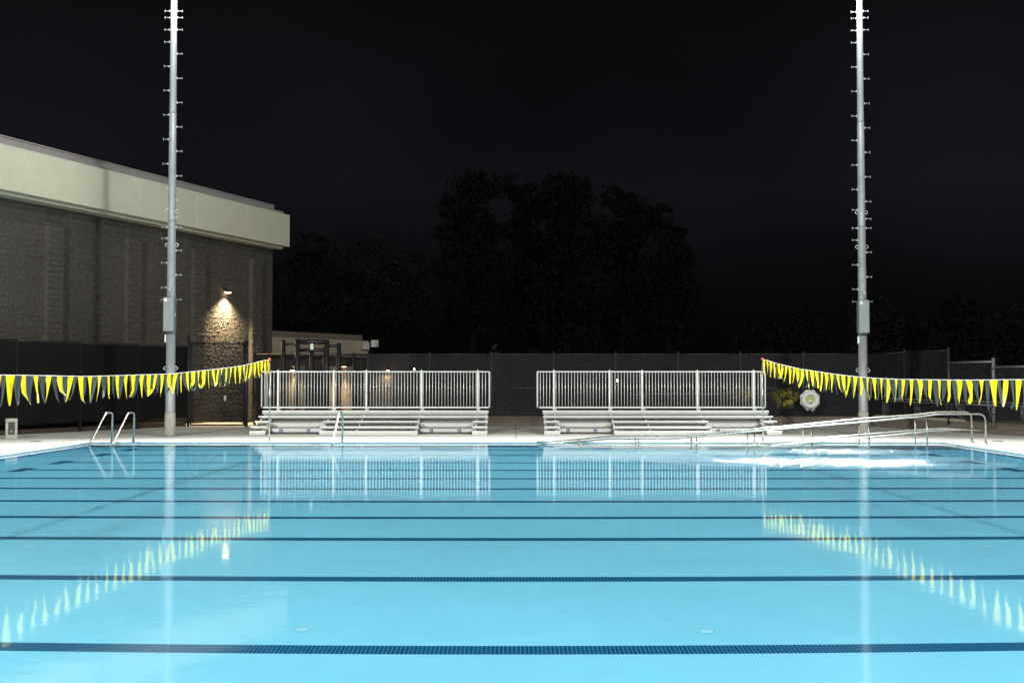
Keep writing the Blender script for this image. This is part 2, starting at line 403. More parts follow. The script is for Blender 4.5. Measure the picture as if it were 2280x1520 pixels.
def slab(x0, x1, y0, y1):
    if x1 - x0 < .05 or y1 - y0 < .05: return
    g = .006
    key = (round(x1-x0, 3), round(y1-y0, 3))
    if key not in slab_cache:
        hx, hy = (x1-x0)/2 - g, (y1-y0)/2 - g
        slab_cache[key] = MB().bbox(-hx, hx, -hy, hy, -.03, 0, .008).mesh('slab', M['concrete'])
    ob('slab', slab_cache[key], deck, ((x0+x1)/2, (y0+y1)/2, DZ + random.uniform(-.0015, .0015)))
S = 3.05
def run(a, b, s):
    n_ = max(1, round((b-a)/s)); return [a + (b-a)*i/n_ for i in range(n_+1)]
xl = run(-21.3, PX0 - cw, S); xr = run(PX1 + cw, 21.6, S); xm = run(PX0 - cw, PX1 + cw, S)
ym = run(PY0 - cw, PY1 + cw, S); yf = run(PY1 + cw, 52.1, S); yn = run(-6, PY0 - cw, S)
for xs, ys in ((xl, ym), (xr, ym), (xl, yf), (xm, yf), (xr, yf), (xl, yn), (xm, yn), (xr, yn)):
    for i in range(len(xs)-1):
        for j in range(len(ys)-1): slab(xs[i], xs[i+1], ys[j], ys[j+1])
# yellow depth marks let into the deck edge
for px, py in ((110, 997), (0, 1011.6)):
    p = G(px, py, DZ + .014)
    MB().box(PX0 - .27, PX0 - .12, p.y - .45, p.y + .45, DZ + .0125, DZ + .0165).build('deck_mark', M['ymark'], deck)
for px in (800, 838, 1198):
    p = G(px, 983.4, DZ + .014)
    MB().box(p.x - .3, p.x + .3, PY1 + .10, PY1 + .26, DZ + .0125, DZ + .0165).build('deck_mark', M['ymark'], deck)
p = G(2196, 995, DZ)
MB().box(PX1 + .10, PX1 + .26, p.y - .7, p.y + .7, DZ + .0125, DZ + .0165).build('deck_mark', M['ymark'], deck)
for px, py in ((80, 982.5), (2222, 981.7)):
    p = G(px, py, DZ)
    MB().lathe([(.16, 0), (.16, .006), (0.0, .006)], (p.x, p.y, DZ + .002), 14).build('deck_drain', M['panel'], deck)

# ================================================================= GYM BUILDING
D = Vector((math.sin(R(20.3)), math.cos(R(20.3)), 0)); N = Vector((D.y, -D.x, 0))
C0 = Vector((-11.3, 57.0, 0))
def gymframe(): # local x along the wall towards the viewer's left (-D), y into the building, z up
    m = Matrix.Identity(4)
    m.col[0][:3] = -D; m.col[1][:3] = -N; m.col[2][:3] = (0, 0, 1); m.col[3][:3] = C0
    return m
GM = gymframe()
gym = thing('gym_building', 'tall block-walled hall with a deep pale fascia under its flat roof', 'building')
gym.matrix_world = GM
LEN, WH = 24.0, 8.0
MB().box(0.02, LEN, -.008, 12, 0, WH).build('wall', M['mortar'], gym)
BW, BH = .41, .2032
def block_mesh(w, rough, seed, name='block'):
    rnd = random.Random(seed); nx, nz = 6, 4; b = MB(); j = .007
    g = []
    for k in range(nz+1):
        for i in range(nx+1):
            e_ = i in (0, nx) or k in (0, nz)
            x = j + (w-2*j)*i/nx; z = j + (BH-2*j)*k/nz
            if not e_: x += rnd.uniform(-.02, .02); z += rnd.uniform(-.012, .012)
            y = -rnd.uniform(.45, .75)*rough if e_ else -rnd.uniform(.35, 1)*rough
            g.append((x, y, z))
    fs = []
    for k in range(nz):
        for i in range(nx):
            a = k*(nx+1)+i
            if rnd.random() < .5: fs += [(a, a+1, a+nx+2), (a, a+nx+2, a+nx+1)]
            else: fs += [(a, a+1, a+nx+1), (a+1, a+nx+2, a+nx+1)]
    b.add(g, fs)
    # returns to the mortar bed
    ring_ = [i for i in range(nx+1)] + [k*(nx+1)+nx for k in range(1, nz+1)] + [nz*(nx+1)+i for i in range(nx-1, -1, -1)] + [k*(nx+1) for k in range(nz-1, 0, -1)]
    m_ = len(ring_); b.add([g[q] for q in ring_] + [(g[q][0], .03, g[q][2]) for q in ring_], [(k, k+m_, (k+1) % m_ + m_, (k+1) % m_) for k in range(m_)])
    return b
BV = [block_mesh(BW, .05, 100+i) for i in range(14)]
BVh = [block_mesh(BW/2, .045, 300+i) for i in range(5)]
BMS = [b.mesh('block', M['split']) for b in BV]; BMSh = [b.mesh('block', M['split']) for b in BVh]
cells = []
rows = int(WH/BH) + 1
PIL = [1.62, 6.06, 10.4, 14.8, 19.2]; PW2 = .41; PTOP = 36
def near_lamp(x, z): return abs(x - 4.0) < 1.6 and 1.5 < z < 6.2
for k in range(rows):
    z = k*BH
    if z + BH > WH + .05: continue
    x = 0.0
    if k % 2: cells.append((x, 0, z, True)); x = BW/2
    while x < LEN - BW:
        cells.append((x, 0, z, False)); x += BW
for c in PIL:
    for k in range(PTOP):
        z = k*BH; x = c - PW2
        if k % 2: cells.append((x, -.2, z, True)); cells.append((x + BW/2, -.2, z, False)); cells.append((x + BW*1.5, -.2, z, True))
        else: cells.append((x, -.2, z, False)); cells.append((x + BW, -.2, z, False))
def score(c):
    x, y, z, h = c; w = C0 - D*x; r = (w.x/w.y)*FPX + CX
    if r < -15 or z > 7.9: return -1
    if z < 2.9: return -1 if r < 415 else (.2 if z > .8 else -1)
    cov = [pl for pl in PIL if abs(pl - (x + .2)) < PW2 - .15 and y == 0 and k < PTOP]
    if cov and z < 7.0: return -1
    return 1000/w.y + (9 if near_lamp(x, z) else 0) - (8 if h else 0) + (3 if (y < 0) else 0)
cells.sort(key=score, reverse=True)
rest = MB()
for i, (x, y, z, h) in enumerate(cells):
    if i < 300:
        o = ob('block', random.choice(BMSh if h else BMS), gym, (x, y, z))
    else:
        b = random.choice(BVh if h else BV); rest.add([(p[0]+x, p[1]+y, p[2]+z) for p in b.v], b.f)
tag(rest.build('block_courses', M['split'], gym), kind='stuff')
pm = MB()
for c in PIL: pm.box(c - PW2 + .008, c + PW2 - .008, -.208, .1, 0, PTOP*BH - .01)
for c in PIL: pm.box(c - PW2 - .002, c + PW2 + .002, -.25, .1, PTOP*BH + .002, PTOP*BH + .06)
pm.build('pilaster_core', M['split'], gym)
# soffit, fascia, stepped roof edge.  The fascia hangs .86 m in front of the wall
MB().box(0, LEN, -.57, .4, WH, WH + .10).build('soffit', M['fascia'], gym)
fx0 = -.12
for k in range(7):
    a = fx0 + k*3.7
    MB().bbox(a, a + 3.696, -.86, -.56, WH + .103, WH + 1.60, .006).build('fascia_panel', M['fascia'], gym)
MB().box(fx0 + .004, LEN, -.558, 11, WH + .11, WH + 1.59).build('fascia_back', M['fascia'], gym)
MB().box(0, LEN, -.60, 12, WH + 1.603, WH + 1.76).build('roof_step', M['fascia2'], gym)
MB().box(0, LEN, -.06, 12, WH + 1.763, WH + 2.05).box(-.02, LEN, -.10, 12, WH + 2.053, WH + 2.10).build('roof_cap', M['fascia2'], gym)

# ---------------------------------------------------------------- wall lamps
def wall_lamp(loc, nrm, label, watts, spread=95, tilt=0.0, group='warm lamps on the building walls'):
    n_ = Vector(nrm).normalized(); rz = math.atan2(n_.y, n_.x)
    t = thing('wall_lamp', label, 'wall lamp', loc, rz, group)
    MB().box(-.12, .02, -.11, .11, -.02, .2).build('back_plate', M['black'], t)
    h = MB(); h.add([(.02,-.16,.12),(.30,-.12,.02),(.30,.12,.02),(.02,.16,.12),(.02,-.16,.16),(.31,-.13,.05),(.31,.13,.05),(.02,.16,.16)],
        ((0,1,2,3),(4,7,6,5),(0,4,5,1),(1,5,6,2),(2,6,7,3),(3,7,4,0)))
    h.build('hood', M['black'], t)
    MB().box(.07, .27, -.09, .09, -.025, .0).build('lens', M['warm'], t)
    ld = bpy.data.lights.new('warm_bulb', 'SPOT'); ld.energy = watts; ld.color = (1, .74, .42); ld.spot_size = R(spread); ld.spot_blend = 1.0; ld.shadow_soft_size = .05
    lo = bpy.data.objects.new('warm_bulb', ld); COL.objects.link(lo); lo.parent = t; lo.location = (.30, 0, -.06)
    lo.rotation_euler = (0, -R(tilt), 0)
    return t
wall_lamp(C0 - D*3.97 + N*.03 + Vector((0, 0, 5.70)), N, 'hooded lamp high on the block hall wall throwing a warm pool of light', 4200, 128, 10)

# ================================================================= LOW BUILDING BEHIND THE FENCE
A = Vector((-14.4, 72.2, 0)); B = Vector((-9.45, 79.7, 0)); E = (B - A).normalized(); EN = Vector((E.y, -E.x, 0))
lowb = thing('low_building', 'low tan building with flat projecting roof beyond the fence, beside the hall', 'building')
m = Matrix.Identity(4); m.col[0][:3] = -E; m.col[1][:3] = -EN; m.col[2][:3] = (0, 0, 1); m.col[3][:3] = B; lowb.matrix_world = m
MB().box(0, 16, 0, 9, 3.62, 4.46).build('fascia', M['tan'], lowb)
MB().box(.0, 16, .5, 8.5, 4.463, 4.85).build('roof_cap', mat('low_roof_cap', (.30, .26, .21), .8), lowb)
MB().box(.05, 16, .1, 8.9, 3.40, 3.617).build('soffit', M['tan'], lowb)
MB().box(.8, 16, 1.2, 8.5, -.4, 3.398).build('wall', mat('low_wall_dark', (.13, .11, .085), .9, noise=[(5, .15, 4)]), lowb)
for x in (1.05, 2.5, 5.6):
    c = MB()
    for k in range(14): c.bbox(x - .42, x + .42, .75, 1.35, -.05 + k*.203, -.05 + k*.203 + .197, .008)
    c.build('column', M['tan'], lowb)
for x in (3.6, 7.2): MB().box(x - .5, x + .5, 1.13, 1.22, -.05, 2.15).build('door', M['panel'], lowb)
fl = thing('twin_floodlight', 'pair of pale security floodlights on the roof corner of the low tan building', 'floodlight', m @ Vector((.2, -.06, 3.9)), math.atan2(EN.y, EN.x))
MB().box(.0, .1, -.1, .1, -.1, .2).build('bracket', M['fixture'], fl)
MB().bbox(.08, .42, -.62, -.24, -.02, .46, .02).build('lamp_head', M['white'], fl)
MB().bbox(.08, .44, .28, .66, .16, .62, .02).build('lamp_head', M['white'], fl)
MB().tube([(.1, -.4, .1), (.1, .45, .3)], .03, 6).build('arm', M['fixture'], fl)
wall_lamp(m @ Vector((1.9, .6, 2.75)), EN, 'warm lamp lighting the columns of the low tan building', 1300, 130, 25)
wall_lamp(m @ Vector((6.3, .9, 2.5)), EN, 'warm lamp by the dark door of the low tan building', 400, 120, 10)
# shed with lamp further right
pl_ = P(822, 790, 84); pr_ = P(911, 790, 84)
shed = thing('shed', 'small dim building with a glowing lamp behind the left bleacher rail', 'building', (pl_.x, 84, 0))
wd = pr_.x - pl_.x
MB().box(-1.0, wd, 0, 4, -.4, 3.3).build('wall', mat('shed_wall', (.10, .085, .065), .9, noise=[(3, .15, 4)]), shed)
MB().box(-1.1, wd + .15, -.25, 4.2, 3.303, 3.62).build('roof', mat('shed_roof', (.06, .055, .05), .8), shed)
for k in range(16): MB().box(.1 + k*.09, .16 + k*.09, -.03, .0, .1, 2.2).build('vent_slat', M['tan'], shed)
MB().box(1.75, 2.7, -.05, .0, -.05, 2.1).build('door', M['panel'], shed)
pq = P(864, 824, 83.9)
wall_lamp((pq.x, 83.95, pq.z), (0, -1, 0), 'glowing lamp on the small dim building behind the left bleacher', 120, 150, 5)
pq = P(921, 822, 90)
t = thing('street_lamp', 'tiny bright lamp far off above the left bleacher rail', 'lamp', (pq.x, 90, 0))
MB().tube([(0, 0, -.3), (0, 0, pq.z)], .05, 6).build('pole', M['black'], t)
MB().lathe([(0, -.10), (.09, -.04), (.09, .05), (0, .12)], (0, 0, pq.z), 10).build('lamp_head', mat('far_lamp_glow', (1, .9, .7), .5, emit=((1, .82, .5), 60)), t)

# ================================================================= FENCES
def fence_run(name, label, cat, pts, h, screen, post_r, spacing, pm_, rail_m, z0=DZ, zs=.12, post_over=.015, group=None, mid=True):
    t = thing(name, label, cat, group=group)
    for a, b in zip(pts[:-1], pts[1:]):
        a = Vector(a); b = Vector(b); L = (b-a).length; n_ = max(1, round(L/spacing)); u = (b-a)/n_
        dirv = (b-a).normalized(); off = Vector((dirv.y, -dirv.x, 0))
        for i in range(n_ + (1 if b == Vector(pts[-1]) else 0)):
            p = a + u*i
            b_ = MB().tube([(p.x, p.y, z0 - .1), (p.x, p.y, z0 + h + post_over)], post_r, 8)
            b_.lathe([(post_r*1.25, 0), (post_r*1.1, .03), (0, .05)], (p.x, p.y, z0 + h + post_over), 8)
            b_.build('post', pm_, t)
        for i in range(n_):
            p, q = a + u*i, a + u*(i+1)
            MB().tube([(p.x, p.y, z0 + h - .03), (q.x, q.y, z0 + h - .03)], .021, 6).build('top_rail', rail_m, t)
            MB().tube([(p.x, p.y, z0 + zs + .02), (q.x, q.y, z0 + zs + .02)], .016, 6).build('bottom_rail', rail_m, t)
            if mid: MB().tube([(p.x, p.y, z0 + h*.52), (q.x, q.y, z0 + h*.52)], .016, 6).build('mid_rail', rail_m, t)
            # cloth panel, slightly bellied, with a hem
            s = MB(); nx, nz = 7, 4; vv = []; ff = []
            for k in range(nz+1):
                for j in range(nx+1):
                    f_ = j/nx; g_ = k/nz; w_ = math.sin(f_*math.pi)*math.sin(g_*math.pi)*random.uniform(.01, .03) - .028
                    pt = p.lerp(q, f_*.992 + .004) - off*w_
                    vv.append((pt.x, pt.y, z0 + zs + (h - .06 - zs)*g_ + (random.uniform(-.012, .012) if k in (0, nz) else 0)))
            for k in range(nz):
                for j in range(nx): a_ = k*(nx+1)+j; ff.append((a_, a_+1, a_+nx+2, a_+nx+1))
            s.add(vv, ff, True); s.build('screen_panel', screen, t)
    return t
FL0 = G(-260, 985, DZ); FL1 = G(0, 969.5, DZ); FL2 = G(418, 948.6, DZ)
dl = (FL2 - FL1); FLs = FL1 - dl*.55
fence_run('screen_fence', 'black windscreen fence running back along the block hall, left of the pool', 'fence', [tuple(FLs), tuple(FL2)], 3.13, M['screen_l'], .035, 3.0, M['black'], M['black'], zs=.34, post_over=.0)
kb = MB(); u = dl.normalized(); o_ = Vector((u.y, -u.x, 0))
q = [FLs - o_*.1, FL2 - o_*.1, FL2 - o_*1.6, FLs - o_*1.6]
kb.add([(p.x, p.y, DZ + .004) for p in q] + [(p.x, p.y, DZ + .15) for p in q], ((0,1,5,4),(1,2,6,5),(2,3,7,6),(3,0,4,7),(4,5,6,7)))
tag(kb.build('planting_strip', M['dirt']), kind='structure')

# gate bay between fence and bleacher (faces the viewer)
GY = 47.3
gx0, gx1 = P(419, 900, GY).x, P(548, 900, GY).x
gate = thing('mesh_gate', 'tall black mesh gate in front of the lamp-lit block wall', 'gate', (gx0, GY, DZ))
gw = gx1 - gx0; gh = 3.27
MB().tube([(0.1, 0, .06), (0.1, 0, gh - .02)], .03, 8).tube([(gw - .1, 0, .06), (gw - .1, 0, gh - .02)], .03, 8).tube([(.1, 0, .06), (gw - .1, 0, .06)], .03, 8).tube([(.1, 0, gh - .04), (gw - .1, 0, gh - .04)], .03, 8).tube([(.1, 0, 1.55), (gw - .1, 0, 1.55)], .022, 8).build('gate_frame', M['black'], gate)
MB().add([(.12, .012, .22), (gw - .12, .012, .22), (gw - .12, .012, gh - .06), (.12, .012, gh - .06)], ((0,1,2,3),)).build('mesh_panel', M['chain'], gate)
MB().tube([(0, 0, -.02), (0, 0, gh + .22)], .05, 10).lathe([(.06, 0), (.05, .05), (0, .07)], (0, 0, gh + .22), 10).build('post', M['black'], gate)
MB().tube([(gw, 0, -.02), (gw, 0, gh + .04)], .07, 10).lathe([(.08, 0), (.07, .05), (0, .07)], (gw, 0, gh + .04), 10).build('post', M['black'], gate)
MB().add([(.2, -.03, 1.1), (.45, -.03, 1.1), (.45, -.03, 2.25), (.2, -.03, 2.25)], ((0,1,2,3),)).build('grille', screenmat('grille_mesh', (.06, .06, .065), .45), gate)
MB().box(gw*.62, gw*.66, -.05, .02, 1.0, 1.2).build('latch', M['galv'], gate)

# back fence on the low brown wall
WY = 48.2
WR = [Vector((-7.2, WY, 0)), Vector((13.75, WY - .6, 0)), Vector((16.35, 38.6, 0)), Vector((18.6, 31.5, 0))]
def wallpoly(name, label, pts, h, capm, bodym, thick, cat='wall', cap=.09):
    t = thing(name, label, cat); zc = h - cap
    for a, b in zip(pts[:-1], pts[1:]):
        d = (b-a).normalized(); o = Vector((-d.y, d.x, 0)); L = (b-a).length
        n_ = max(1, round(L/.41)); 
        mtx = Matrix.Identity(4); mtx.col[0][:3] = d; mtx.col[1][:3] = o; mtx.col[2][:3] = (0,0,1); mtx.col[3][:3] = (a.x, a.y, DZ)
        c = MB(); nc = max(1, round(L/1.5))
        MB().box(0, L, .012, thick, 0, zc - .004, mtx).build('core', M['joint'], t)
        course = 0; rows_ = 2
        for k in range(rows_):
            hh = zc/rows_; x = 0 if k == 0 else -.205
            while x < L:
                x0, x1 = max(0, x), min(L, x + .41)
                if x1 - x0 > .03:
                    bb = MB().bbox(x0 + .003, x1 - .003, -.004*random.random(), .05, k*hh + .002, (k+1)*hh - .004, .004, mtx)
                    WBL.append((t, bb))
                x += .41
        for k in range(nc): MB().bbox(L*k/nc + .003, L*(k+1)/nc - .003, -.03, thick + .03, zc, h, .012, mtx).build('cap_stone', capm, t)
    return t
WBL = []
lw = wallpoly('low_wall', 'low brown block wall behind and between the two bleachers', WR[:2], .37, M['brown_wall'], M['brown_wall'], .35, cap=.07)
rw = wallpoly('side_wall', 'low brown block wall with tan cap beside the ramp handrails', [WR[1] + Vector((.25, -.75, 0)), WR[2], WR[3]], .46, M['wall_cap'], M['brown_wall'], .4, cap=.11)
for t, bb in WBL: bb.build('block', M['brown_wall'], t)
FB = [Vector((-5.75, WY + .25, 0)), Vector((14.0, WY - .25, 0)), P(2112, 900, 42.6)]
FB[2].z = 0
bf = fence_run('back_fence', 'long dark windscreen fence on the low wall behind both bleachers', 'fence', [tuple(p) for p in FB], 2.86, M['screen'], .032, 2.54, mat('dark_post', (.055, .053, .058), .5, .3), mat('dark_rail', (.045, .043, .048), .5, .3), z0=DZ, zs=.36)
# last stout post where the tall run stops, and the lower grey-pipe run toward the viewer
p0 = P(2113, 900, 42.4); p1 = P(2213, 900, 40.0); p2 = P(2330, 900, 37.6); p3 = Vector((19.6, 32.0, 0))
gf = thing('pipe_fence', 'lower grey pipe fence with dark mesh at the right edge', 'fence')
def seg(a, b, z):
    MB().tube([(a.x, a.y, z), (b.x, b.y, z)], .035, 8).build('top_rail', M['gpipe'], gf)
    MB().tube([(a.x, a.y, 1.0), (b.x, b.y, 1.0)], .016, 6).build('mid_rail', M['gpipe'], gf)
    MB().add([(a.x, a.y, .42), (b.x, b.y, .42), (b.x, b.y, z - .03), (a.x, a.y, z - .03)], ((0,1,2,3),)).build('screen_panel', M['screen'], gf)
seg(p0, p1, 2.44); seg(p1, p2, 2.26); seg(p2, p3, 2.26)
MB().tube([(p1.x, p1.y, .3), (p1.x, p1.y, 2.56)], .06, 10).build('post', M['gpipe'], gf)
MB().tube([(p2.x, p2.y, .3), (p2.x, p2.y, 2.36)], .05, 10).build('post', M['gpipe'], gf)
MB().tube([(p0.x, p0.y, .3), (p0.x, p0.y, 2.98)], .055, 10).build('post', M['black'], gf)
for z in (.7, .95, 1.3, 1.62, 1.9, 2.2):
    MB().lathe([(.064, -.018), (.066, 0), (.064, .018)], (p1.x, p1.y, z), 10).build('tie_band', M['black'], gf)

# tall black frame with doors beside the gate
TY = 48.9
tf = thing('post_frame', 'black steel portal of thick posts and crossbars behind the left bleacher', 'gate frame', (0, TY, DZ))
def tpost(px, py, r):
    p = P(px, py, TY)
    MB().tube([(p.x, 0, -.05), (p.x, 0, p.z - DZ)], r, 10).lathe([(r*1.05, 0), (r*.9, .05), (0, .07)], (p.x, 0, p.z - DZ), 10).build('post', M['black'], tf)
    return p
for px, py, r in ((631, 760, .09), (662, 757, .10), (727.5, 760, .10), (754.5, 766.5, .09), (693.5, 776, .09), (722, 776, .06), (788, 788, .06), (568, 787, .05)): tpost(px, py, r)
def tbar(x0, x1, y, r):
    a, b = P(x0, y, TY), P(x1, y, TY)
    MB().tube([(a.x, 0, a.z - DZ), (b.x, 0, b.z - DZ)], r, 8).build('crossbar', M['black'], tf)
tbar(662, 727, 761, .10); tbar(631, 662, 766, .045); tbar(727, 754, 770, .06); tbar(662, 727, 779, .07); tbar(568, 820, 790, .035)
sg = P(694.5, 771.5, TY - .12)
MB().box(sg.x - .06, sg.x + .06, -.13, -.11, sg.z - DZ - .12, sg.z - DZ + .12).build('lock_plate', mat('lock_plate_metal', (.35, .38, .37), .4, .5), tf)
MB().add([(P(568, 800, TY).x, .05, .1), (P(820, 800, TY).x, .05, .1), (P(820, 800, TY).x, .05, P(820, 790, TY).z - DZ), (P(568, 800, TY).x, .05, P(568, 790, TY).z - DZ)], ((0,1,2,3),)).build('mesh_panel', M['chain'], tf)

# ================================================================= LIGHT POLES
def bolt_mesh():
    b = MB(); b.tube([(0,0,0), (.19,0,0)], .012, 6); b.lathe([(.028, -.012), (.028, .012)], (0,0,0), 6)
    b.box(.185, .20, -.028, .028, -.035, .035); b.box(-.01, .05, -.02, .02, -.032, .032)
    return b.mesh('step_bolt', M['galv'])
BOLT = bolt_mesh()
def eye_mesh():
    ring_ = arc((.03, 0, 0), .055, 0, 360, 8, (1,0,0), (0,0,1))[:-1]
    return MB().tube(ring_, .014, 6, closed=True).box(-.03, .005, -.02, .02, -.03, .03).mesh('eye_bracket', M['fixture'])
EYE = eye_mesh()
def light_pole(i, fdef, label, boxdx, bolts, eyes, vis):
    x, y = fdef['base']; t = thing('light_pole', label, 'light pole', (x, y, DZ), 0, 'floodlight poles round the pool')
    H = fdef['top']; r0, r1 = .155, .085
    MB().lathe([(.178, 0), (.175, .05), (.166, .72), (.160, .74)], (0,0,0), 20).build('concrete_base', M['ped'], t)
    rad = lambda z: r0 + (r1 - r0)*(z/H)
    zj = [.735, 3.32, 6.9, 10.4, H]
    for a, b in zip(zj[:-1], zj[1:]):
        MB().lathe([(rad(a)+.003, a), (rad(a), a + .05), (rad(b), b + .02)], (0,0,0), 20).build('shaft', M['galv'], t)
    for z, s in bolts:
        o = ob('step_bolt', BOLT, t, (s*(rad(z) - .01), 0, z))
        if s < 0: o.rotation_euler = (0, 0, math.pi)
    for z in eyes:
        for s in (-1, 1):
            o = ob('eye_bracket', EYE, t, (s*(rad(z) - .005), 0, z))
            if s < 0: o.rotation_euler = (0, 0, math.pi)
    bw = .35
    jb = MB().bbox(boxdx - bw/2, boxdx + bw/2, -.42, -.15, 3.34, 4.42, .012).build('junction_box', M['box'], t)
    MB().bbox(boxdx - bw/2 + .02, boxdx + bw/2 - .02, -.432, -.421, 3.37, 4.39, .004).build('box_door', M['box'], jb)
    MB().box(boxdx + bw/2, boxdx + bw/2 + .02, -.34, -.28, 3.8, 3.95).build('hinge', M['galv'], jb)
    lp = MB().box(boxdx - bw/2 + .035, boxdx - bw/2 + .125, -.437, -.4325, 4.29, 4.375).build('label_plate', M['white'], jb)
    q = boxdx - bw/2 + .035
    MB().add([(q+.012,-.439,4.30),(q+.03,-.439,4.30),(q+.06,-.439,4.345),(q+.08,-.439,4.365),(q+.045,-.439,4.362),(q+.055,-.439,4.35)], ((0,1,2,5),(5,2,3,4))).add([(q+.055,-.439,4.31),(q+.08,-.439,4.31),(q+.08,-.439,4.33)], ((0,1,2),)).build('label_mark', M['black'], jb)
    MB().bbox(-.04, .05, -.20, -.12, 4.62, 4.74, .008).build('conduit_fitting', M['galv'], t)
    MB().tube([(.0, -.17, 4.4), (0, -.165, 4.64)], .02, 6).build('conduit', M['galv'], t)
    MB().bbox(-.175, -.135, -.10, .02, 3.0, 3.25, .008).build('hand_hole', M['white'], t)
    if vis: MB().box(-.07, .03, -.168, -.155, .25, .5).build('base_plate', M['ped'], t)
    # crossarm with floodlights
    lx, ly, lz = fdef['lamp']; dx, dy = lx - x, ly - y
    dv = Vector((dx, dy, 0)).normalized(); sv = Vector((-dv.y, dv.x, 0))
    za = lz - DZ + .55
    MB().tube([sv*-1.8 + Vector((0,0,za)) + dv*.2, sv*1.8 + Vector((0,0,za)) + dv*.2], .06, 8).tube([Vector((0,0,za)), dv*.25 + Vector((0,0,za))], .07, 8).build('crossarm', M['galv'], t)
    MB().tube([dv*.2 + Vector((0,0,za)), Vector((dx, dy, lz - DZ + .2))], .035, 6).build('bracket', M['galv'], t)
    aim = (Vector(fdef['aim']) - Vector(fdef['lamp'])).normalized()
    for k, s in enumerate((-1.5, -.6, .6, 1.5)):
        c = dv*.45 + sv*s + Vector((0,0,za + .1))
        mq = aim.to_track_quat('Z', 'Y').to_matrix().to_4x4(); mq.translation = c
        hd = MB().lathe([(.08, -.25), (.16, -.2), (.30, .12), (.31, .14)], (0,0,0), 14); hd.v = [tuple(mq @ Vector(p)) for p in hd.v]
        h_ = hd.build('floodlight', M['fixture'], t)
        le = MB().lathe([(.295, .142), (.29, .155), (0, .158)], (0,0,0), 14); le.v = [tuple(mq @ Vector(p)) for p in le.v]
        le.build('lens', M['floodlens'], h_)
    ld = bpy.data.lights.new('flood_bulb', 'SPOT'); ld.energy = fdef['w']; ld.color = fdef['col']; ld.spot_size = R(fdef['size']); ld.spot_blend = fdef['blend']
    ld.shadow_soft_size = .25 if vis else .9
    try: ld.cycles.is_caustics_light = True
    except Exception as ex: print(ex)
    lo = bpy.data.objects.new('flood_bulb', ld); COL.objects.link(lo); lo.parent = t
    lo.location = (dx, dy, lz - DZ); lo.rotation_mode = 'QUATERNION'; lo.rotation_quaternion = aim.to_track_quat('-Z', 'Y')
    if fdef['spill']:
        # added point light imitating floodlight leak on to the heads' own pole
        sd = bpy.data.lights.new('spill_fill', 'POINT'); sd.energy = fdef['spill']; sd.color = fdef['col']; sd.shadow_soft_size = .15
        so = bpy.data.objects.new('spill_fill', sd); COL.objects.link(so); so.parent = t; so.location = (dx*1.5, dy*1.5, lz - DZ + .1)
    return t
def zs(ys, Y, s): return [(P(1140, y, Y).z - DZ, s) for y in ys]
Lb = zs([25.5, 40, 67, 94, 148, 202, 256, 310.5, 365, 419, 464.7, 506, 530.7, 585, 640, 667], 38.9, -1) + zs([25.5, 40, 67, 120.5, 175, 229, 283, 337, 392, 446.5, 484.7, 506, 558, 612, 667], 38.9, 1)
Rb = zs([27.4, 41.7, 68.6, 95.8, 150, 204, 259, 313, 367.8, 422, 467.6, 508, 534.7, 589.6, 644, 671.5], 40.3, -1) + zs([25.5, 40.3, 67.2, 121.7, 176, 230.5, 285, 339.5, 394, 449, 487.4, 508, 561.5, 616.5, 671.5], 40.3, 1)
ey = lambda ys, Y: [P(1140, y, Y).z - DZ for y in ys]
light_pole(0, FLOODS[0], 'tall galvanised floodlight pole standing before the block hall', .035, Lb, ey([471, 545.5, 819.6], 38.9), True)
light_pole(1, FLOODS[1], 'tall galvanised floodlight pole by the ramp handrails', -.06, Rb, ey([473, 550, 824], 40.3), True)
nb = [(5 + .78*k, 1 if k % 2 else -1) for k in range(12)]
light_pole(2, FLOODS[2], 'floodlight pole at the near left corner of the pool', 0, nb, [2], False)
light_pole(3, FLOODS[3], 'floodlight pole at the near right corner of the pool', 0, nb, [2], False)

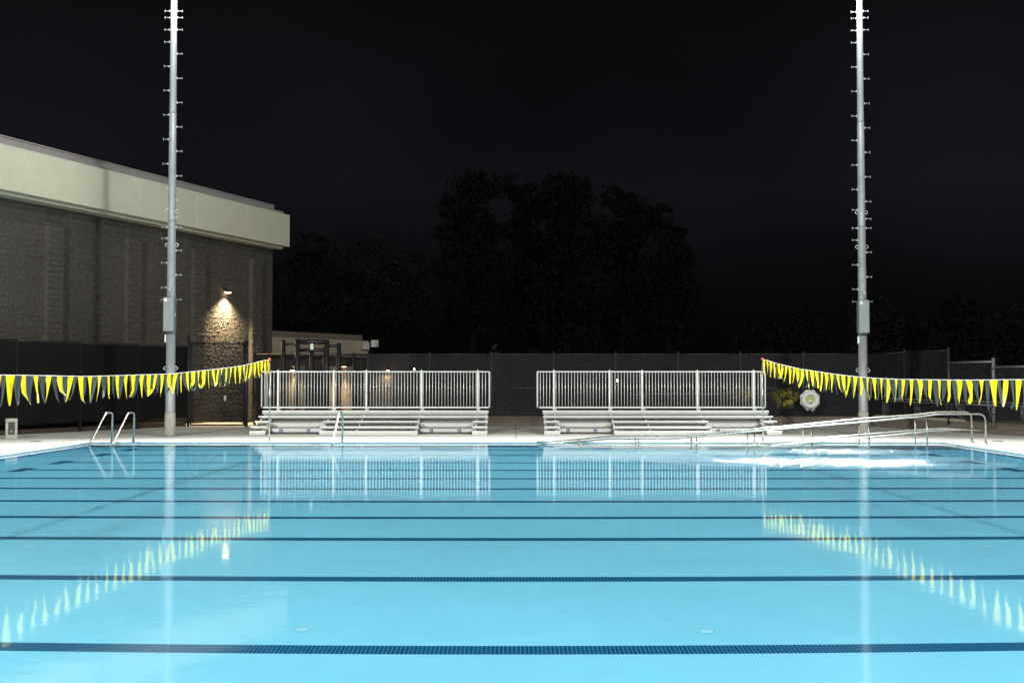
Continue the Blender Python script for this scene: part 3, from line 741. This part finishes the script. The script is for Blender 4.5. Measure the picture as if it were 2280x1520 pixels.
# ================================================================= BLEACHERS
BX, BYF = -8.57, 39.6
def bleacher():
    t = thing('bleacher', 'aluminium bleacher in front of the block hall and low building, left of the gap', 'bleacher', (BX, BYF, DZ), 0, 'aluminium bleachers behind the pool')
    L, Cc, Rr = (0, .53), (2.28, 5.49), (7.26, 7.77); FULL = (0, 7.77)
    def plank(name, seg_, y0, y1, z0, z1, mm='alu'):
        a, b = seg_; y0 -= BYF; y1 -= BYF; z0 -= DZ; z1 -= DZ
        o = MB().bbox(a, b, y0, y1, z0, z1, .010)
        # extrusion grooves along the plank
        if y1 - y0 > .15:
            for g_ in (.33, .66): yy = y0 + (y1-y0)*g_; o.box(a + .004, b - .004, yy - .004, yy + .004, z1, z1 + .003)
        return o.build(name, M[mm], t)
    for s in (L, Cc, Rr):
        plank('foot_plank', s, 39.60, 39.88, .10, .17); plank('riser', (s[0] + .006, s[1] - .006), 39.61, 39.64, .045, .099)
        plank('seat_plank', s, 39.75, 40.0, .265, .312)
        plank('foot_plank', (s[0] + .02, s[1] - .02), 40.2, 40.48, .185, .245)
        plank('seat_plank', s, 40.40, 40.65, .425, .475)
        plank('shade_riser', (s[0] + .03, s[1] - .03), 40.05, 40.07, .05, .183, 'alu_shade'); plank('shade_riser', (s[0] + .03, s[1] - .03), 40.70, 40.72, .19, .333, 'alu_shade')  # dark strips added to paint the shade in the gaps below the seats
        plank('foot_plank', (s[0] + .02, s[1] - .02), 40.8, 41.0, .335, .395)
    for s, (u, w) in (((.5, 2.3), 0), ((5.47, 7.28), 0)) if False else (((.50, 2.30), (0, 0)), ((5.47, 7.28), (0, 0))):
        plank('riser', s, 41.02, 41.05, .245, .375, 'alu_r'); plank('foot_plank', s, 41.055, 41.35, .335, .39)
        plank('riser', s, 40.75, 40.78, .085, .19, 'alu_r')
        plank('foot_plank', s, 40.785, 41.0, .15, .205)
    for x in (.68 + .0, 1.555, 5.97, 7.0):
        # access sign on the wheelchair bay riser
        xx = {0.68: P(625.8, 959, 40.74).x - BX, 1.555: P(686.7, 959, 40.74).x - BX, 5.97: P(960.3, 959, 40.74).x - BX, 7.0: P(1022.6, 959, 40.74).x - BX}[x]
        y = 40.745 - BYF; z = .137 - DZ; h = .056
        s = MB().box(xx - h, xx + h, y, y + .004, z - h, z + h).build('access_sign', M['blue'], t)
        k = MB(); yy = y - .0015
        def stroke(pts, wd):
            for a, b in zip(pts[:-1], pts[1:]):
                a = Vector((a[0], 0, a[1])); b = Vector((b[0], 0, b[1])); dd = (b-a).normalized(); nn = Vector((-dd.z, 0, dd.x))*wd
                k.add([(xx + q.x*h, yy, z + q.z*h) for q in (a-nn, b-nn, b+nn, a+nn)], ((0,1,2,3),))
        circ = [(-.12 + .42*math.cos(R(a_)), -.32 + .42*math.sin(R(a_))) for a_ in range(120, 385, 22)]; stroke(circ, .09)
        stroke([(-.2, .42), (-.12, -.12), (.28, -.12), (.5, -.62), (.68, -.56)], .09); stroke([(-.16, .16), (.2, .16)], .07)
        k.add([(xx + (-.2 + .13*math.cos(R(a_)))*h, yy, z + (.68 + .13*math.sin(R(a_)))*h) for a_ in range(0, 360, 45)], (tuple(range(8)),))
        k.build('symbol', M['white'], s)
    plank('seat_plank', FULL, 41.0, 41.25, .57, .62); plank('foot_plank', (.02, 7.75), 41.4, 41.64, .49, .545); plank('riser', (.10, 7.68), 41.33, 41.35, .40, .49, 'alu_shade')
    plank('riser', (.10, 7.68), 41.66, 41.68, .545, .70, 'alu_shade')
    plank('seat_plank', FULL, 41.65, 41.9, .72, .788); plank('riser', (.0, 7.74), 41.62, 41.645, .665, .712, 'alu_r')
    plank('foot_plank', (.02, 7.75), 42.0, 42.28, .66, .715)
    PX = [.41, 2.35, 3.49, 5.415, 7.375]
    for i, x in enumerate(PX):
        f = MB(); w = .022
        def bar(y, z0, z1, ww=w): f.box(x - ww, x + ww, y - .025 - BYF, y + .025 - BYF, z0 - DZ, z1 - DZ)
        front = i in (0, 2, 4) or True
        bay = False
        if i in (0, 4): bar(39.87, .172, .262); bar(40.5, .248, .422)
        if i in (1, 2, 3): bar(39.87, .172, .262); bar(40.5, .248, .422)
        bar(41.1, .40, .567); bar(41.6, .548, .652); bar(41.77, .55, .717)
        f.box(x - w, x + w, .05, 2.65, -.002, .055)
        f.tube([(x, .3, .05), (x, 2.6, .60)], .03, 6); f.box(x - w, x + w, 2.60, 2.65, .05, .62); f.tube([(x, 1.2, .05), (x, 2.6, .35)], .02, 6)
        f.build('frame', M['alu_g'], t)
        # gusset brackets seen under the seats
        g = MB()
        for y, z in ((39.76, .262), (40.41, .422), (41.02, .567), (41.66, .717)):
            if y < 41 and x in (): continue
            g.add([(x - .045, y - BYF, z - DZ), (x + .045, y - BYF, z - DZ), (x + .012, y - BYF, z - DZ - .07), (x - .012, y - BYF, z - DZ - .07)], ((0,1,2,3),))
        g.build('bracket', M['gpipe'], t)
    # end stringers
    for x in (.08, 7.69):
        MB().box(x - .02, x + .02, .1, 2.6, .0, .06).box(x - .02, x + .02, 1.45, 1.5, .05, .5).box(x - .02, x + .02, 2.05, 2.1, .05, .66).tube([(x, .35, .08), (x, 2.6, .66)], .028, 6).build('end_stringer', M['alu_g'], t)
    # guard rail
    gy = 42.32 - BYF; x0, x1 = -.16, 7.78; zt = 2.125 - DZ; zb = .885 - DZ
    gr = MB().tube(rounded([(x0, gy + .2, zb), (x0, gy, zb - .0), (x0, gy, zt), (x1, gy, zt), (x1, gy, zb), (x1, gy + .2, zb)], .06), .028, 8).build('guardrail', M['alu'], t)
    MB().bbox(x0 + .05, x1 - .02, gy - .03, gy + .01, zb - .03, zb + .025, .006).build('toe_board', M['alu'], gr)
    for x in PX:
        MB().bbox(x - .034, x + .034, gy - .02, gy + .05, .50, zt + .045, .008).build('guard_post', M['alu'], gr)
        MB().box(x + .05, x + .09, gy - .05, gy, .6, zb - .03).build('strut', M['alu_g'], gr)
        MB().lathe([(.03, 0), (.03, .02), (.015, .03)], (x, gy, zt + .045), 8).build('post_cap', M['alu'], gr)
    pk = MB().tube([(0, 0, zb + .02), (0, 0, zt - .02)], .0138, 6).mesh('picket', M['alu'])
    x = x0 + .10
    while x < x1 - .05:
        if min(abs(x - p) for p in PX) > .04: ob('picket', pk, gr, (x, gy, 0))
        x += .1085
    for s, xx in ((-1, x0), (1, x1)):
        MB().tube(rounded([(xx, gy + .03, zb), (xx, gy + .75, zb), (xx, gy + .75, zt), (xx, gy + .03, zt)], .06), .024, 8).build('side_return', M['alu'], gr)
    return t
bl = bleacher()
bl2 = copy_tree(bl); bl2.location.x += 9.62
bl2['label'] = 'aluminium bleacher behind the ramp handrails, right of the gap'

# ================================================================= RAILS
def tube_thing(name, label, cat, parts, group=None, m_='steel', r=.028):
    t = thing(name, label, cat, group=group)
    for nm, path, rr in parts: MB().tube(path, rr or r, 10).build(nm, M[m_], t)
    return t
def rampside(label, Y, top, low, posts, endx, endy):
    up = [P(x, y, Y) for x, y in top]; lo = [P(x, y, Y) for x, y in low]
    ex = P(endx, 960, Y).x
    for q in (up, lo):
        pass
    foot = Vector((ex, Y, DZ + .0)); corner = Vector((ex, Y, up[0].z))
    path = rounded([foot, corner] + up[1:], .20, 7)
    t = thing('ramp_handrail', label, 'handrail', group='stainless ramp handrails')
    MB().tube(path, .025, 10).build('upper_rail', M['steel'], t)
    lo2 = [Vector((ex, Y, lo[0].z))] + lo[1:]
    MB().tube(rounded(lo2, .15, 4), .022, 10).build('lower_rail', M['steel'], t)
    for px in posts:
        x = P(px, 960, Y).x
        zt = None
        for a, b in zip(up[:-1], up[1:]):
            if min(a.x, b.x) <= x <= max(a.x, b.x): zt = a.z + (b.z - a.z)*(x - a.x)/(b.x - a.x)
        if zt is None: continue
        # posts stand on the ramp slab under the water
        zb = min(DZ, -.03 - (12.39 - x)/(12.39 - 1.2)*1.07)
        MB().tube([(x, Y, zb - .01), (x, Y, zt)], .022, 10).build('post', M['steel'], t)
    MB().lathe([(.07, 0), (.07, .012), (.035, .03)], (ex, Y, DZ + .001), 12).build('escutcheon', M['steel'], t)
    return t
rampside('stainless ramp handrail nearer the viewer, with the taller curved end', 33.98, [(2194.5, 921), (2114, 921), (2088, 921.8), (2064, 925.5), (1935, 938), (1807.6, 949), (1680, 959.7), (1582.6, 968.8), (1497, 977.2), (1357.6, 976.8), (1291, 982.5), (1203.7, 988.4)],
         [(2193, 957), (2127, 955.8), (2064, 960.5), (1935, 973), (1732.6, 990), (1700, 993)], [2064, 1935, 1807.6, 1679, 1550.7, 1421.6, 1293.7], 2194.5, 991)
rampside('stainless ramp handrail on the far side against the pool edge', 34.9, [(2163.7, 916.3), (2110, 916.3), (2088, 916.5), (2038, 923), (1913, 932), (1789, 945), (1720, 950.7), (1537.6, 968.2), (1497, 971), (1360, 971), (1291, 977.8), (1195, 983.9)],
         [(2163, 953), (2101, 953), (2038, 957), (1913, 967.6), (1719.5, 985), (1690, 988)], [2038, 1913, 1789, 1663.8, 1539, 1414.5, 1289], 2163.7, 986.8)
def grabrail(label, back, front, tback, tfront):
    pb = G(back[0], back[1], DZ); Yb = pb.y; Yf = 33.5
    pts = [pb, P(tback[0], tback[1], Yb), P(tfront[0], tfront[1], Yb - .28), P(front[0], front[1], Yf)]
    pts[2].z = pts[1].z
    d = (pts[3] - pts[2]); pts.append(pts[3] + Vector((0, .0, -.35)))
    t = thing('grab_rail', label, 'grab rail', group='stainless pool grab rails')
    MB().tube(rounded(pts, .10, 5), .026, 10).build('rail', M['steel'], t)
    MB().lathe([(.06, 0), (.06, .012), (.03, .03)], (pb.x, pb.y, DZ + .013), 12).build('escutcheon', M['steel'], t)
grabrail('leftmost bent stainless grab rail at the far left pool corner', (248.6, 985), (198, 992), (251, 918), (236, 917))
grabrail('second bent stainless grab rail from the left, at the far left pool corner', (297, 984.6), (249, 992), (299, 918), (286, 917))
grabrail('single bent stainless grab rail in front of the left bleacher', (762, 984.6), (739, 990), (763, 917), (756.5, 916))

# ================================================================= PENNANT LINES
def pennant(rnd, ln, w):
    # a tapering vinyl pennant, curled and kinked
    b = MB(); n_ = 9; vv = []; kink = rnd.random() < .6; kz = rnd.uniform(.5, .85); ka = rnd.uniform(-1.2, 1.2)
    sway = rnd.uniform(-.05, .05); tw = rnd.uniform(-.55, .55); cup = rnd.uniform(.05, .3)*rnd.choice((-1, 1)); yy = rnd.uniform(-.07, .07)
    tw0 = rnd.uniform(-.18, .18); tip = rnd.uniform(.04, .36)
    x = y = 0; 
    for i in range(n_+1):
        s = i/n_; hw = w/2*((1 - s)*(1 - tip) + tip)*(1 - .10*math.sin(s*math.pi))
        if s > .93: hw *= .6
        a = tw0 + tw*s
        cx_ = sway*s*s; cy_ = yy*s*s; z = -ln*s
        if kink and s > kz: cx_ += (s - kz)*ka*ln*.7; z += (s - kz)*ln*abs(ka)*.25; a += ka*1.3*(s-kz)/(1-kz)
        for j in (-1, -.33, .33, 1):
            c_ = cup*hw*(1 - j*j)
            vv.append((cx_ + j*hw*math.cos(a) - c_*math.sin(a), cy_ + j*hw*math.sin(a) + c_*math.cos(a), z))
    ff = []
    for i in range(n_):
        for j in range(3): k = i*4+j; ff.append((k, k+4, k+5, k+1))
    b.add(vv, ff, True); return b
def pennant_line(label, tab, X, seed, ph):
    rnd = random.Random(seed)
    pts = []
    for px, py in tab:
        Y = X*FPX/(px - CX) * 1.0
        d = ray(px, py); Y = X/d.x*d.y
        pts.append((Y, P(px, py, Y).z))
    pts.sort()
    def zof(Y):
        if Y < 17.6: Y = 35.2 - Y
        for (a, za), (b, zb) in zip(pts[:-1], pts[1:]):
            if a <= Y <= b: return za + (zb-za)*(Y-a)/(b-a)
        return pts[0][1] if Y < pts[0][0] else pts[-1][1]
    t = thing('pennant_line', label, 'pennant line', (X, PY1 + .2, 0), 0, 'backstroke flag lines over the pool')
    path = []; Y = .0
    while Y < PY1 + .15: path.append((0, Y - PY1 - .2, zof(Y))); Y += .6
    path.append((0, -.02, zof(PY1)))
    MB().tube(path, .0055, 6).build('rope', M['rope'], t)
    Y = PY1 - .05; i = 0
    while Y > 13.0:
        ye = i % 2 == 0
        b = pennant(rnd, rnd.uniform(.40, .47), rnd.uniform(.155, .20) if ye else rnd.uniform(.16, .20))
        o = b.build('pennant', M['yellow' if ye else 'navy'], t, (0, Y - PY1 - .2, zof(Y) - .005))
        o.rotation_euler = (rnd.uniform(-.06, .06), rnd.uniform(-.05, .05), math.pi/2 + math.copysign(1, X)*rnd.uniform(-.04, .36))
        Y -= rnd.uniform(.205, .259); i += 1
    return zof
TL = [(0, 834), (193, 837.8), (381, 832), (461, 823.7), (529, 815.8), (558, 809.7), (584, 803), (603, 799)]
TR = [(2280, 844.5), (2154, 846), (2075, 845), (1996, 844), (1927, 840.5), (1864, 833.4), (1785, 821.6), (1727, 808.4), (1697, 798)]
zl = pennant_line('line of yellow and dark pennants sagging in front of the block hall', TL, -7.06, 11, 0)
zr = pennant_line('line of yellow and dark pennants sagging in front of the life ring', TR, 7.30, 23, 0)
def flag_pole(x, y, h, label):
    t = thing('flag_pole', label, 'flag pole', (x, y, DZ), 0, 'slim posts holding the pennant lines')
    MB().lathe([(.022, 0), (.022, h - .02)], (0,0,0), 10).build('tube', M['steel'], t)
    MB().lathe([(.045, 0), (.045, .02), (.024, .04)], (0,0,.013), 10).build('collar', M['steel'], t)
    MB().lathe([(.02, -.03), (.045, 0), (.03, .035), (0, .045)], (0,0,h), 10).build('cap', M['red'], t)
flag_pole(-7.06, PY1 + .2, zl(PY1) - DZ, 'slim flag post before the left bleacher end, red cap on top')
flag_pole(7.30, PY1 + .2, zr(PY1) - DZ, 'slim flag post before the right bleacher, behind the ramp handrails, red cap on top')
flag_pole(-7.06, -.0, zl(.1) - DZ, 'slim flag post at the near end of the pool, on the left')
flag_pole(7.30, -.0, zr(.1) - DZ, 'slim flag post at the near end of the pool, on the right')

# ================================================================= SMALL THINGS
p = G(25, 975.5, DZ)
pd = thing('power_pedestal', 'squat concrete pedestal with a recessed dark outlet panel', 'pedestal', (p.x, p.y, DZ), R(24))
MB().bbox(-.17, .17, -.2, -.10, 0, .12, .01).bbox(-.17, .17, -.2, -.10, .50, .61, .01).bbox(-.17, -.09, -.2, -.10, .125, .495, .01).bbox(.09, .17, -.2, -.10, .125, .495, .01).build('front_frame', M['ped'], pd)
MB().bbox(-.168, .168, -.098, .26, 0, .61, .015).build('body', M['ped'], pd)
pn = MB().box(-.085, .085, -.128, -.1, .13, .49).build('outlet_panel', M['panel'], pd)
MB().lathe([(.02, 0), (.02, .01), (0, .012)], (0, 0, 0), 10).build('knob', M['white'], pn).matrix_local = Matrix.Translation((0, -.128, .22)) @ Matrix.Rotation(R(90), 4, 'X')

RY = 47.35
p = P(1804, 889.5, RY)
lr = thing('life_ring', 'white life ring with yellow rope on an octagonal board on the dark fence', 'life ring', (p.x, RY, p.z))
bo = MB(); oc = [(.405*math.cos(R(22.5+45*k)), .405*math.sin(R(22.5+45*k))) for k in range(8)]
bo.add([(x, .06, z) for x, z in oc] + [(x, .02, z) for x, z in oc], [tuple(range(8)), tuple(reversed(range(8, 16)))] + [(k, k+8, (k+1) % 8+8, (k+1) % 8) for k in range(8)])
bo.build('board', M['white'], lr)
ring_ = [(.255*math.cos(R(15*k)), -.04, .255*math.sin(R(15*k))) for k in range(24)]
MB().tube(ring_, .115, 12, closed=True).build('ring', M['ringm'], lr)
MB().tube([(.112*math.cos(R(20*k - 40)), -.02 - .002*k, -.035 + .095*math.sin(R(20*k - 40))) for k in range(14)], .04, 8).build('rope_coil', M['yrope'], lr)
MB().lathe([(0, -.04), (.04, -.03), (.05, 0), (.04, .03), (0, .04)], (0, -.06, -.125), 10).build('float', M['bluep'], lr)
MB().tube([(-.16, -.02, -.36), (-.12, -.05, -.41), (-.05, -.05, -.40)], .014, 6).tube([(.02, -.05, -.40), (.08, -.05, -.43), (.17, -.02, -.37)], .014, 6).build('grab_line', M['white'], lr)
hs = thing('hose', 'thin blue hose hanging on the dark fence beside the life ring', 'hose')
MB().tube([P(1737, 886, RY), P(1738, 893, RY), P(1736, 899, RY), P(1733, 904, RY), P(1729, 908, RY)], .012, 6).build('hose_length', mat('hose_blue', (.07, .09, .16), .5), hs)

# little stair rail, young tree and lit bushes behind the screens
HY = 49.4
p = [P(1107, 925, HY), P(1111, 895.5, HY), P(1121, 895.5, HY), P(1153, 926, HY)]
hr = thing('stair_handrail', 'thin dim handrail sloping down in the gap between the bleachers', 'handrail')
MB().tube(rounded(p, .1), .02, 8).build('rail', M['gpipe'], hr)
q = P(1133, 909, HY); MB().tube([(q.x, HY, q.z), (q.x, HY, .35)], .016, 8).build('post', M['gpipe'], hr)

def leaf_cloud(rnd, lobes, n_, size, mat_, name, parent, droop=0.0):
    b = MB(); tot = sum(l[3]**2 for l in lobes)
    for (cx_, cy_, cz_, r, *sq) in lobes:
        k = int(n_*r*r/tot); sz = sq[0] if sq else .8
        # small twigs' worth of leaves gathered in clumps inside the lobe
        nc = max(4, k//14)
        for _ in range(nc):
            while True:
                u = Vector((rnd.uniform(-1,1), rnd.uniform(-1,1), rnd.uniform(-1,1)))
                if .25 < u.length < 1: break
            if u.length < .75 and rnd.random() < .55: u = u.normalized()*rnd.uniform(.75, 1.04)
            c = Vector((cx_ + u.x*r, cy_ + u.y*r, cz_ + u.z*r*sz)); cr_ = r*rnd.uniform(.10, .22)
            for _ in range(14):
                q_ = c + Vector((rnd.gauss(0, cr_), rnd.gauss(0, cr_), rnd.gauss(0, cr_*.8)))
                a = Vector((rnd.uniform(-1,1), rnd.uniform(-1,1), rnd.uniform(-1,1) - droop)).normalized()*size*rnd.uniform(.6, 1.3)
                w = a.cross(Vector((rnd.uniform(-1,1), rnd.uniform(-1,1), rnd.uniform(-1,1)))).normalized()*a.length*.32
                b.add([q_ - a*.5, q_ + w, q_ + a*.5, q_ - w], ((0,1,2,3),))
    return b.build(name, mat_, parent)
def tree(x, y, h, label, lobes, leaf, n_=3500, size=.5, trunk_r=.35, cat='tree', group=None, seed=0, name='tree', z0=-.3, split=.35):
    rnd = random.Random(seed); t = thing(name, label, cat, (x, y, z0), 0, group)
    b = MB(); top = max(l[2] for l in lobes)
    b.tube([(0,0,-.2), (rnd.uniform(-.2,.2)*trunk_r, 0, h*split*.5), (rnd.uniform(-.6,.6)*trunk_r, rnd.uniform(-.6,.6)*trunk_r, h*split), (rnd.uniform(-1,1)*trunk_r, 0, h*.72)], [trunk_r*1.25, trunk_r*.9, trunk_r*.75, trunk_r*.25], 8)
    for l in lobes:
        b.tube([(0, 0, h*split*rnd.uniform(.7, 1.1)), (l[0]*.55, l[1]*.5, h*split + (l[2] - h*split)*.6), (l[0], l[1], l[2])], [trunk_r*.42, trunk_r*.25, trunk_r*.08], 6)
    b.build('trunk', M['bark'], t)
    if cat == 'tree' and h > 4:
        w_ = max(l[3] for l in lobes)
        lobes = lobes + [(rnd.uniform(-1, 1)*w_*.5 + k*w_*.8, rnd.uniform(-.5, .5), 2.6, 2.6) for k in (-1, 0, 1)]
    leaf_cloud(rnd, lobes, n_, size, leaf, 'crown', t, .6)
    return t
def lobes_from(px0, Y, items):
    x0 = P(px0, 850, Y).x; out = []
    for px, py, rpx, dy in items:
        p = P(px, py, Y); out.append((p.x - x0, dy, p.z + .3, rpx*Y/FPX))
    return out
TG = 'dark trees beyond the fence'
Y = 112
specs = [
 (1050, Y, 'dark broad tree with ragged top, leftmost of the big grove beyond the fence', [(1050,430,50,0),(1010,455,36,2),(1090,420,34,-2),(1005,520,40,1),(1060,510,62,0),(1000,590,46,2),(1080,600,72,-1),(1050,690,70,0)]),
 (1190, Y+6, 'dark tall tree with rounded top second in the big grove', [(1150,412,32,0),(1180,440,44,2),(1200,520,72,0),(1190,620,80,1),(1180,700,70,-1)]),
 (1265, Y-3, 'dark tallest tree at the middle of the big grove', [(1240,405,30,0),(1285,402,28,1),(1265,450,56,0),(1290,540,76,-1),(1260,640,82,1),(1270,710,72,0)]),
 (1385, Y+4, 'dark tree with a domed top right of the tallest one', [(1365,440,30,0),(1400,450,36,1),(1420,490,46,0),(1370,540,66,1),(1420,620,74,-1),(1400,710,70,0)]),
 (1490, Y, 'dark sloping tree at the right end of the big grove', [(1470,480,28,0),(1490,520,36,1),(1500,580,44,0),(1530,640,32,1),(1470,640,64,0),(1545,665,20,1),(1500,715,54,0)]),
]
for i, (px, yy, lb, it) in enumerate(specs):
    L = lobes_from(px, yy, it); tree(P(px, 850, yy).x, yy, 20, lb, L, M['leafd'], 10500, .42, .5, group=TG, seed=40+i)
specs = [
 (1950, 90, 'dark round tree behind the right floodlight pole', [(1950,680,34,0),(1925,705,34,1),(1985,710,36,0),(1950,750,52,0)]),
 (2140, 96, 'dark round-topped tree between the right floodlight pole and the right edge', [(2140,680,32,0),(2115,700,30,1),(2170,705,32,0),(2140,745,54,0)]),
 (2250, 92, 'dark feathery tree at the right edge beyond the pipe fence', [(2255,700,22,0),(2235,720,26,1),(2280,705,28,0),(2255,750,44,0)]),
 (1790, 100, 'dark low tree left of the right floodlight pole', [(1780,715,32,0),(1815,700,30,1),(1740,740,32,0),(1795,752,46,0)]),
 (1680, 104, 'dark low tree between the big grove and the right floodlight pole', [(1680,745,26,0),(1650,755,24,0),(1710,750,28,0)]),
 (2050, 98, 'dark low bushy tree just right of the right floodlight pole', [(2040,730,30,0),(2075,725,30,0),(2050,760,40,0)]),
 (850, 98, 'dark tree rising behind the low tan building roof', [(830,580,66,0),(900,600,56,1),(790,640,60,1),(850,680,90,0),(930,690,60,0)]),
 (690, 104, 'dark tree rising beside the corner of the block hall', [(700,560,50,0),(660,600,60,1),(740,620,60,0),(690,690,84,0)]),
]
for i, (px, yy, lb, it) in enumerate(specs):
    L = lobes_from(px, yy, it); tree(P(px, 850, yy).x, yy, max(l[2] for l in L), lb, L, M['leafd'], 6000, .36, .3, group=TG, seed=70+i)
# young tree behind the fence between the bleachers
YT = 49.6
it = [(1103,805,7,0),(1106,825,11,.1),(1110,850,15,0),(1112,880,17,0),(1104,905,14,0),(1116,910,13,0),(1108,868,16,0)]
L = lobes_from(1107, YT, it)
tree(P(1107, 850, YT).x, YT, 2.6, 'slender young tree in the gap between the bleachers', L, M['leafm'], 1500, .085, .03, seed=5, z0=.35 - .05, name='young_tree')
def bush(px, py, Y, label, r, seed):
    p = P(px, py, Y); rnd = random.Random(seed)
    t = thing('bush', label, 'bush', (p.x, Y, -.05), 0, 'lamp-lit bushes beyond the fence')
    st = MB()
    for k in range(5): a = k*1.3; st.tube([(0,0,0), (.2*math.cos(a), .2*math.sin(a), p.z*.5), (.5*r*math.cos(a), .5*r*math.sin(a), p.z)], [.03, .02, .008], 5)
    st.build('stem', M['bark'], t)
    lb = [(0,0,p.z,r,.8), (-r*.8,.1,p.z - r*.1,r*.6,.8), (r*.8,0,p.z - r*.05,r*.6,.8), (0,.2,p.z - r*.7,r*.8,.8)]
    leaf_cloud(rnd, lb, 1100, .11, M['leafy'], 'foliage', t)
    q = thing('garden_lamp', 'small warm lamp lighting ' + ('the bush beside the life ring' if seed == 1 else 'the bush seen through the right bleacher rail'), 'lamp', (p.x + .1, Y - r - .55, -.05), 0, 'garden lamps beyond the fence')
    MB().tube([(0,0,0), (0,0,.5)], .02, 6).build('stake', M['black'], q)
    MB().lathe([(.05, .5), (.07, .56), (.06, .60)], (0,0,0), 10).build('head', M['black'], q)
    ld = bpy.data.lights.new('garden_bulb', 'SPOT'); ld.energy = 260; ld.color = (1, .83, .35); ld.spot_size = R(75); ld.spot_blend = .8; ld.shadow_soft_size = .05
    lo = bpy.data.objects.new('garden_bulb', ld); COL.objects.link(lo); lo.parent = q; lo.location = (0, .02, .66)
    dv = Vector((0, r + .5, p.z - .6)).normalized(); lo.rotation_mode = 'QUATERNION'; lo.rotation_quaternion = dv.to_track_quat('-Z', 'Y')
bush(1745, 879, 56, 'yellow-lit bush showing through the fence beside the life ring', .55, 1)
bush(1650, 868, 58, 'yellow-lit bush showing through the right bleacher rail', .5, 2)

# distant lit rails and benches on the field beyond
def far_rail(name, label, a, b, Y0, Y1, cat, nposts):
    p, q = P(a[0], a[1], Y0), P(b[0], b[1], Y1)
    t = thing(name, label, cat)
    MB().tube([p, q], .028, 6).build('rail', M['alu'], t)
    for k in range(nposts):
        s = p.lerp(q, (k + .5)/nposts); MB().tube([(s.x, s.y, -.1), s], .02, 6).build('post', M['gpipe'], t)
    return t
far_rail('field_rail', 'thin pale horizontal rail far behind the right bleacher rail', (1416, 876.5), (1716, 876), 66, 66, 'rail', 7)
def bench(label, a, b, Y):
    p, q = P(a[0], a[1], Y), P(b[0], b[1], Y)
    t = thing('field_bench', label, 'bench', group='pale benches on the field beyond the fence')
    zz = (p.z + q.z)/2; 
    d = (q-p).normalized()
    MB().tube([p, q], .03, 6).build('seat', M['alu'], t)
    pp, qq = p + Vector((0, -.6, -.12)), q + Vector((0, -.6, -.12)); MB().tube([pp, qq], .022, 6).build('foot_rail', M['alu'], t)
    n_ = max(2, round((q-p).length/1.6))
    for k in range(n_+1):
        s = p.lerp(q, k/n_)
        g = MB()
        for j in range(4): g.tube([(s.x - .13 + j*.085, s.y, s.z - .15), (s.x - .13 + j*.085, s.y, s.z - .75)], .012, 4)
        for j in range(6): g.tube([(s.x - .15, s.y, s.z - .18 - j*.1), (s.x + .15, s.y, s.z - .18 - j*.1)], .01, 4)
        g.tube([(s.x, s.y, s.z - .7), (s.x, s.y, -.1)], .02, 4)
        g.build('support', M['alu'], t)
bench('pale bench beyond the fence just right of the right floodlight pole', (1971, 886), (2113, 893), 55)
bench('pale bench beyond the pipe fence near the right edge', (2140, 892), (2280, 898), 52)

# light spilling on the two buildings needs no lamp of its own
# far lamp post with a long arm, and one more tiny lamp
t = thing('street_lamp', 'dim tall lamp post with a slanted arm far off above the gap between the bleachers', 'lamp', (P(1161, 850, 120).x, 120, -.05))
b = t.location.x; a0 = P(1170, 656, 120); a1 = P(1100, 630, 120)
MB().tube([(0, 0, 0), (0, 0, a0.z + .1)], [.09, .06], 8).build('pole', M['bark'], t)
MB().tube([(a0.x - b, 0, a0.z), (a1.x - b, 0, a1.z)], .05, 6).build('arm', M['box'], t)
pq = P(1374, 847, 92)
t = thing('street_lamp', 'tiny bright lamp far off seen through the right bleacher rail', 'lamp', (pq.x, 92, 0))
MB().tube([(0, 0, -.3), (0, 0, pq.z)], .05, 6).build('pole', M['black'], t)
MB().lathe([(0, -.10), (.09, -.04), (.09, .05), (0, .12)], (0, 0, pq.z), 10).build('lamp_head', bpy.data.materials['far_lamp_glow'], t)
print('objects', len(bpy.data.objects))
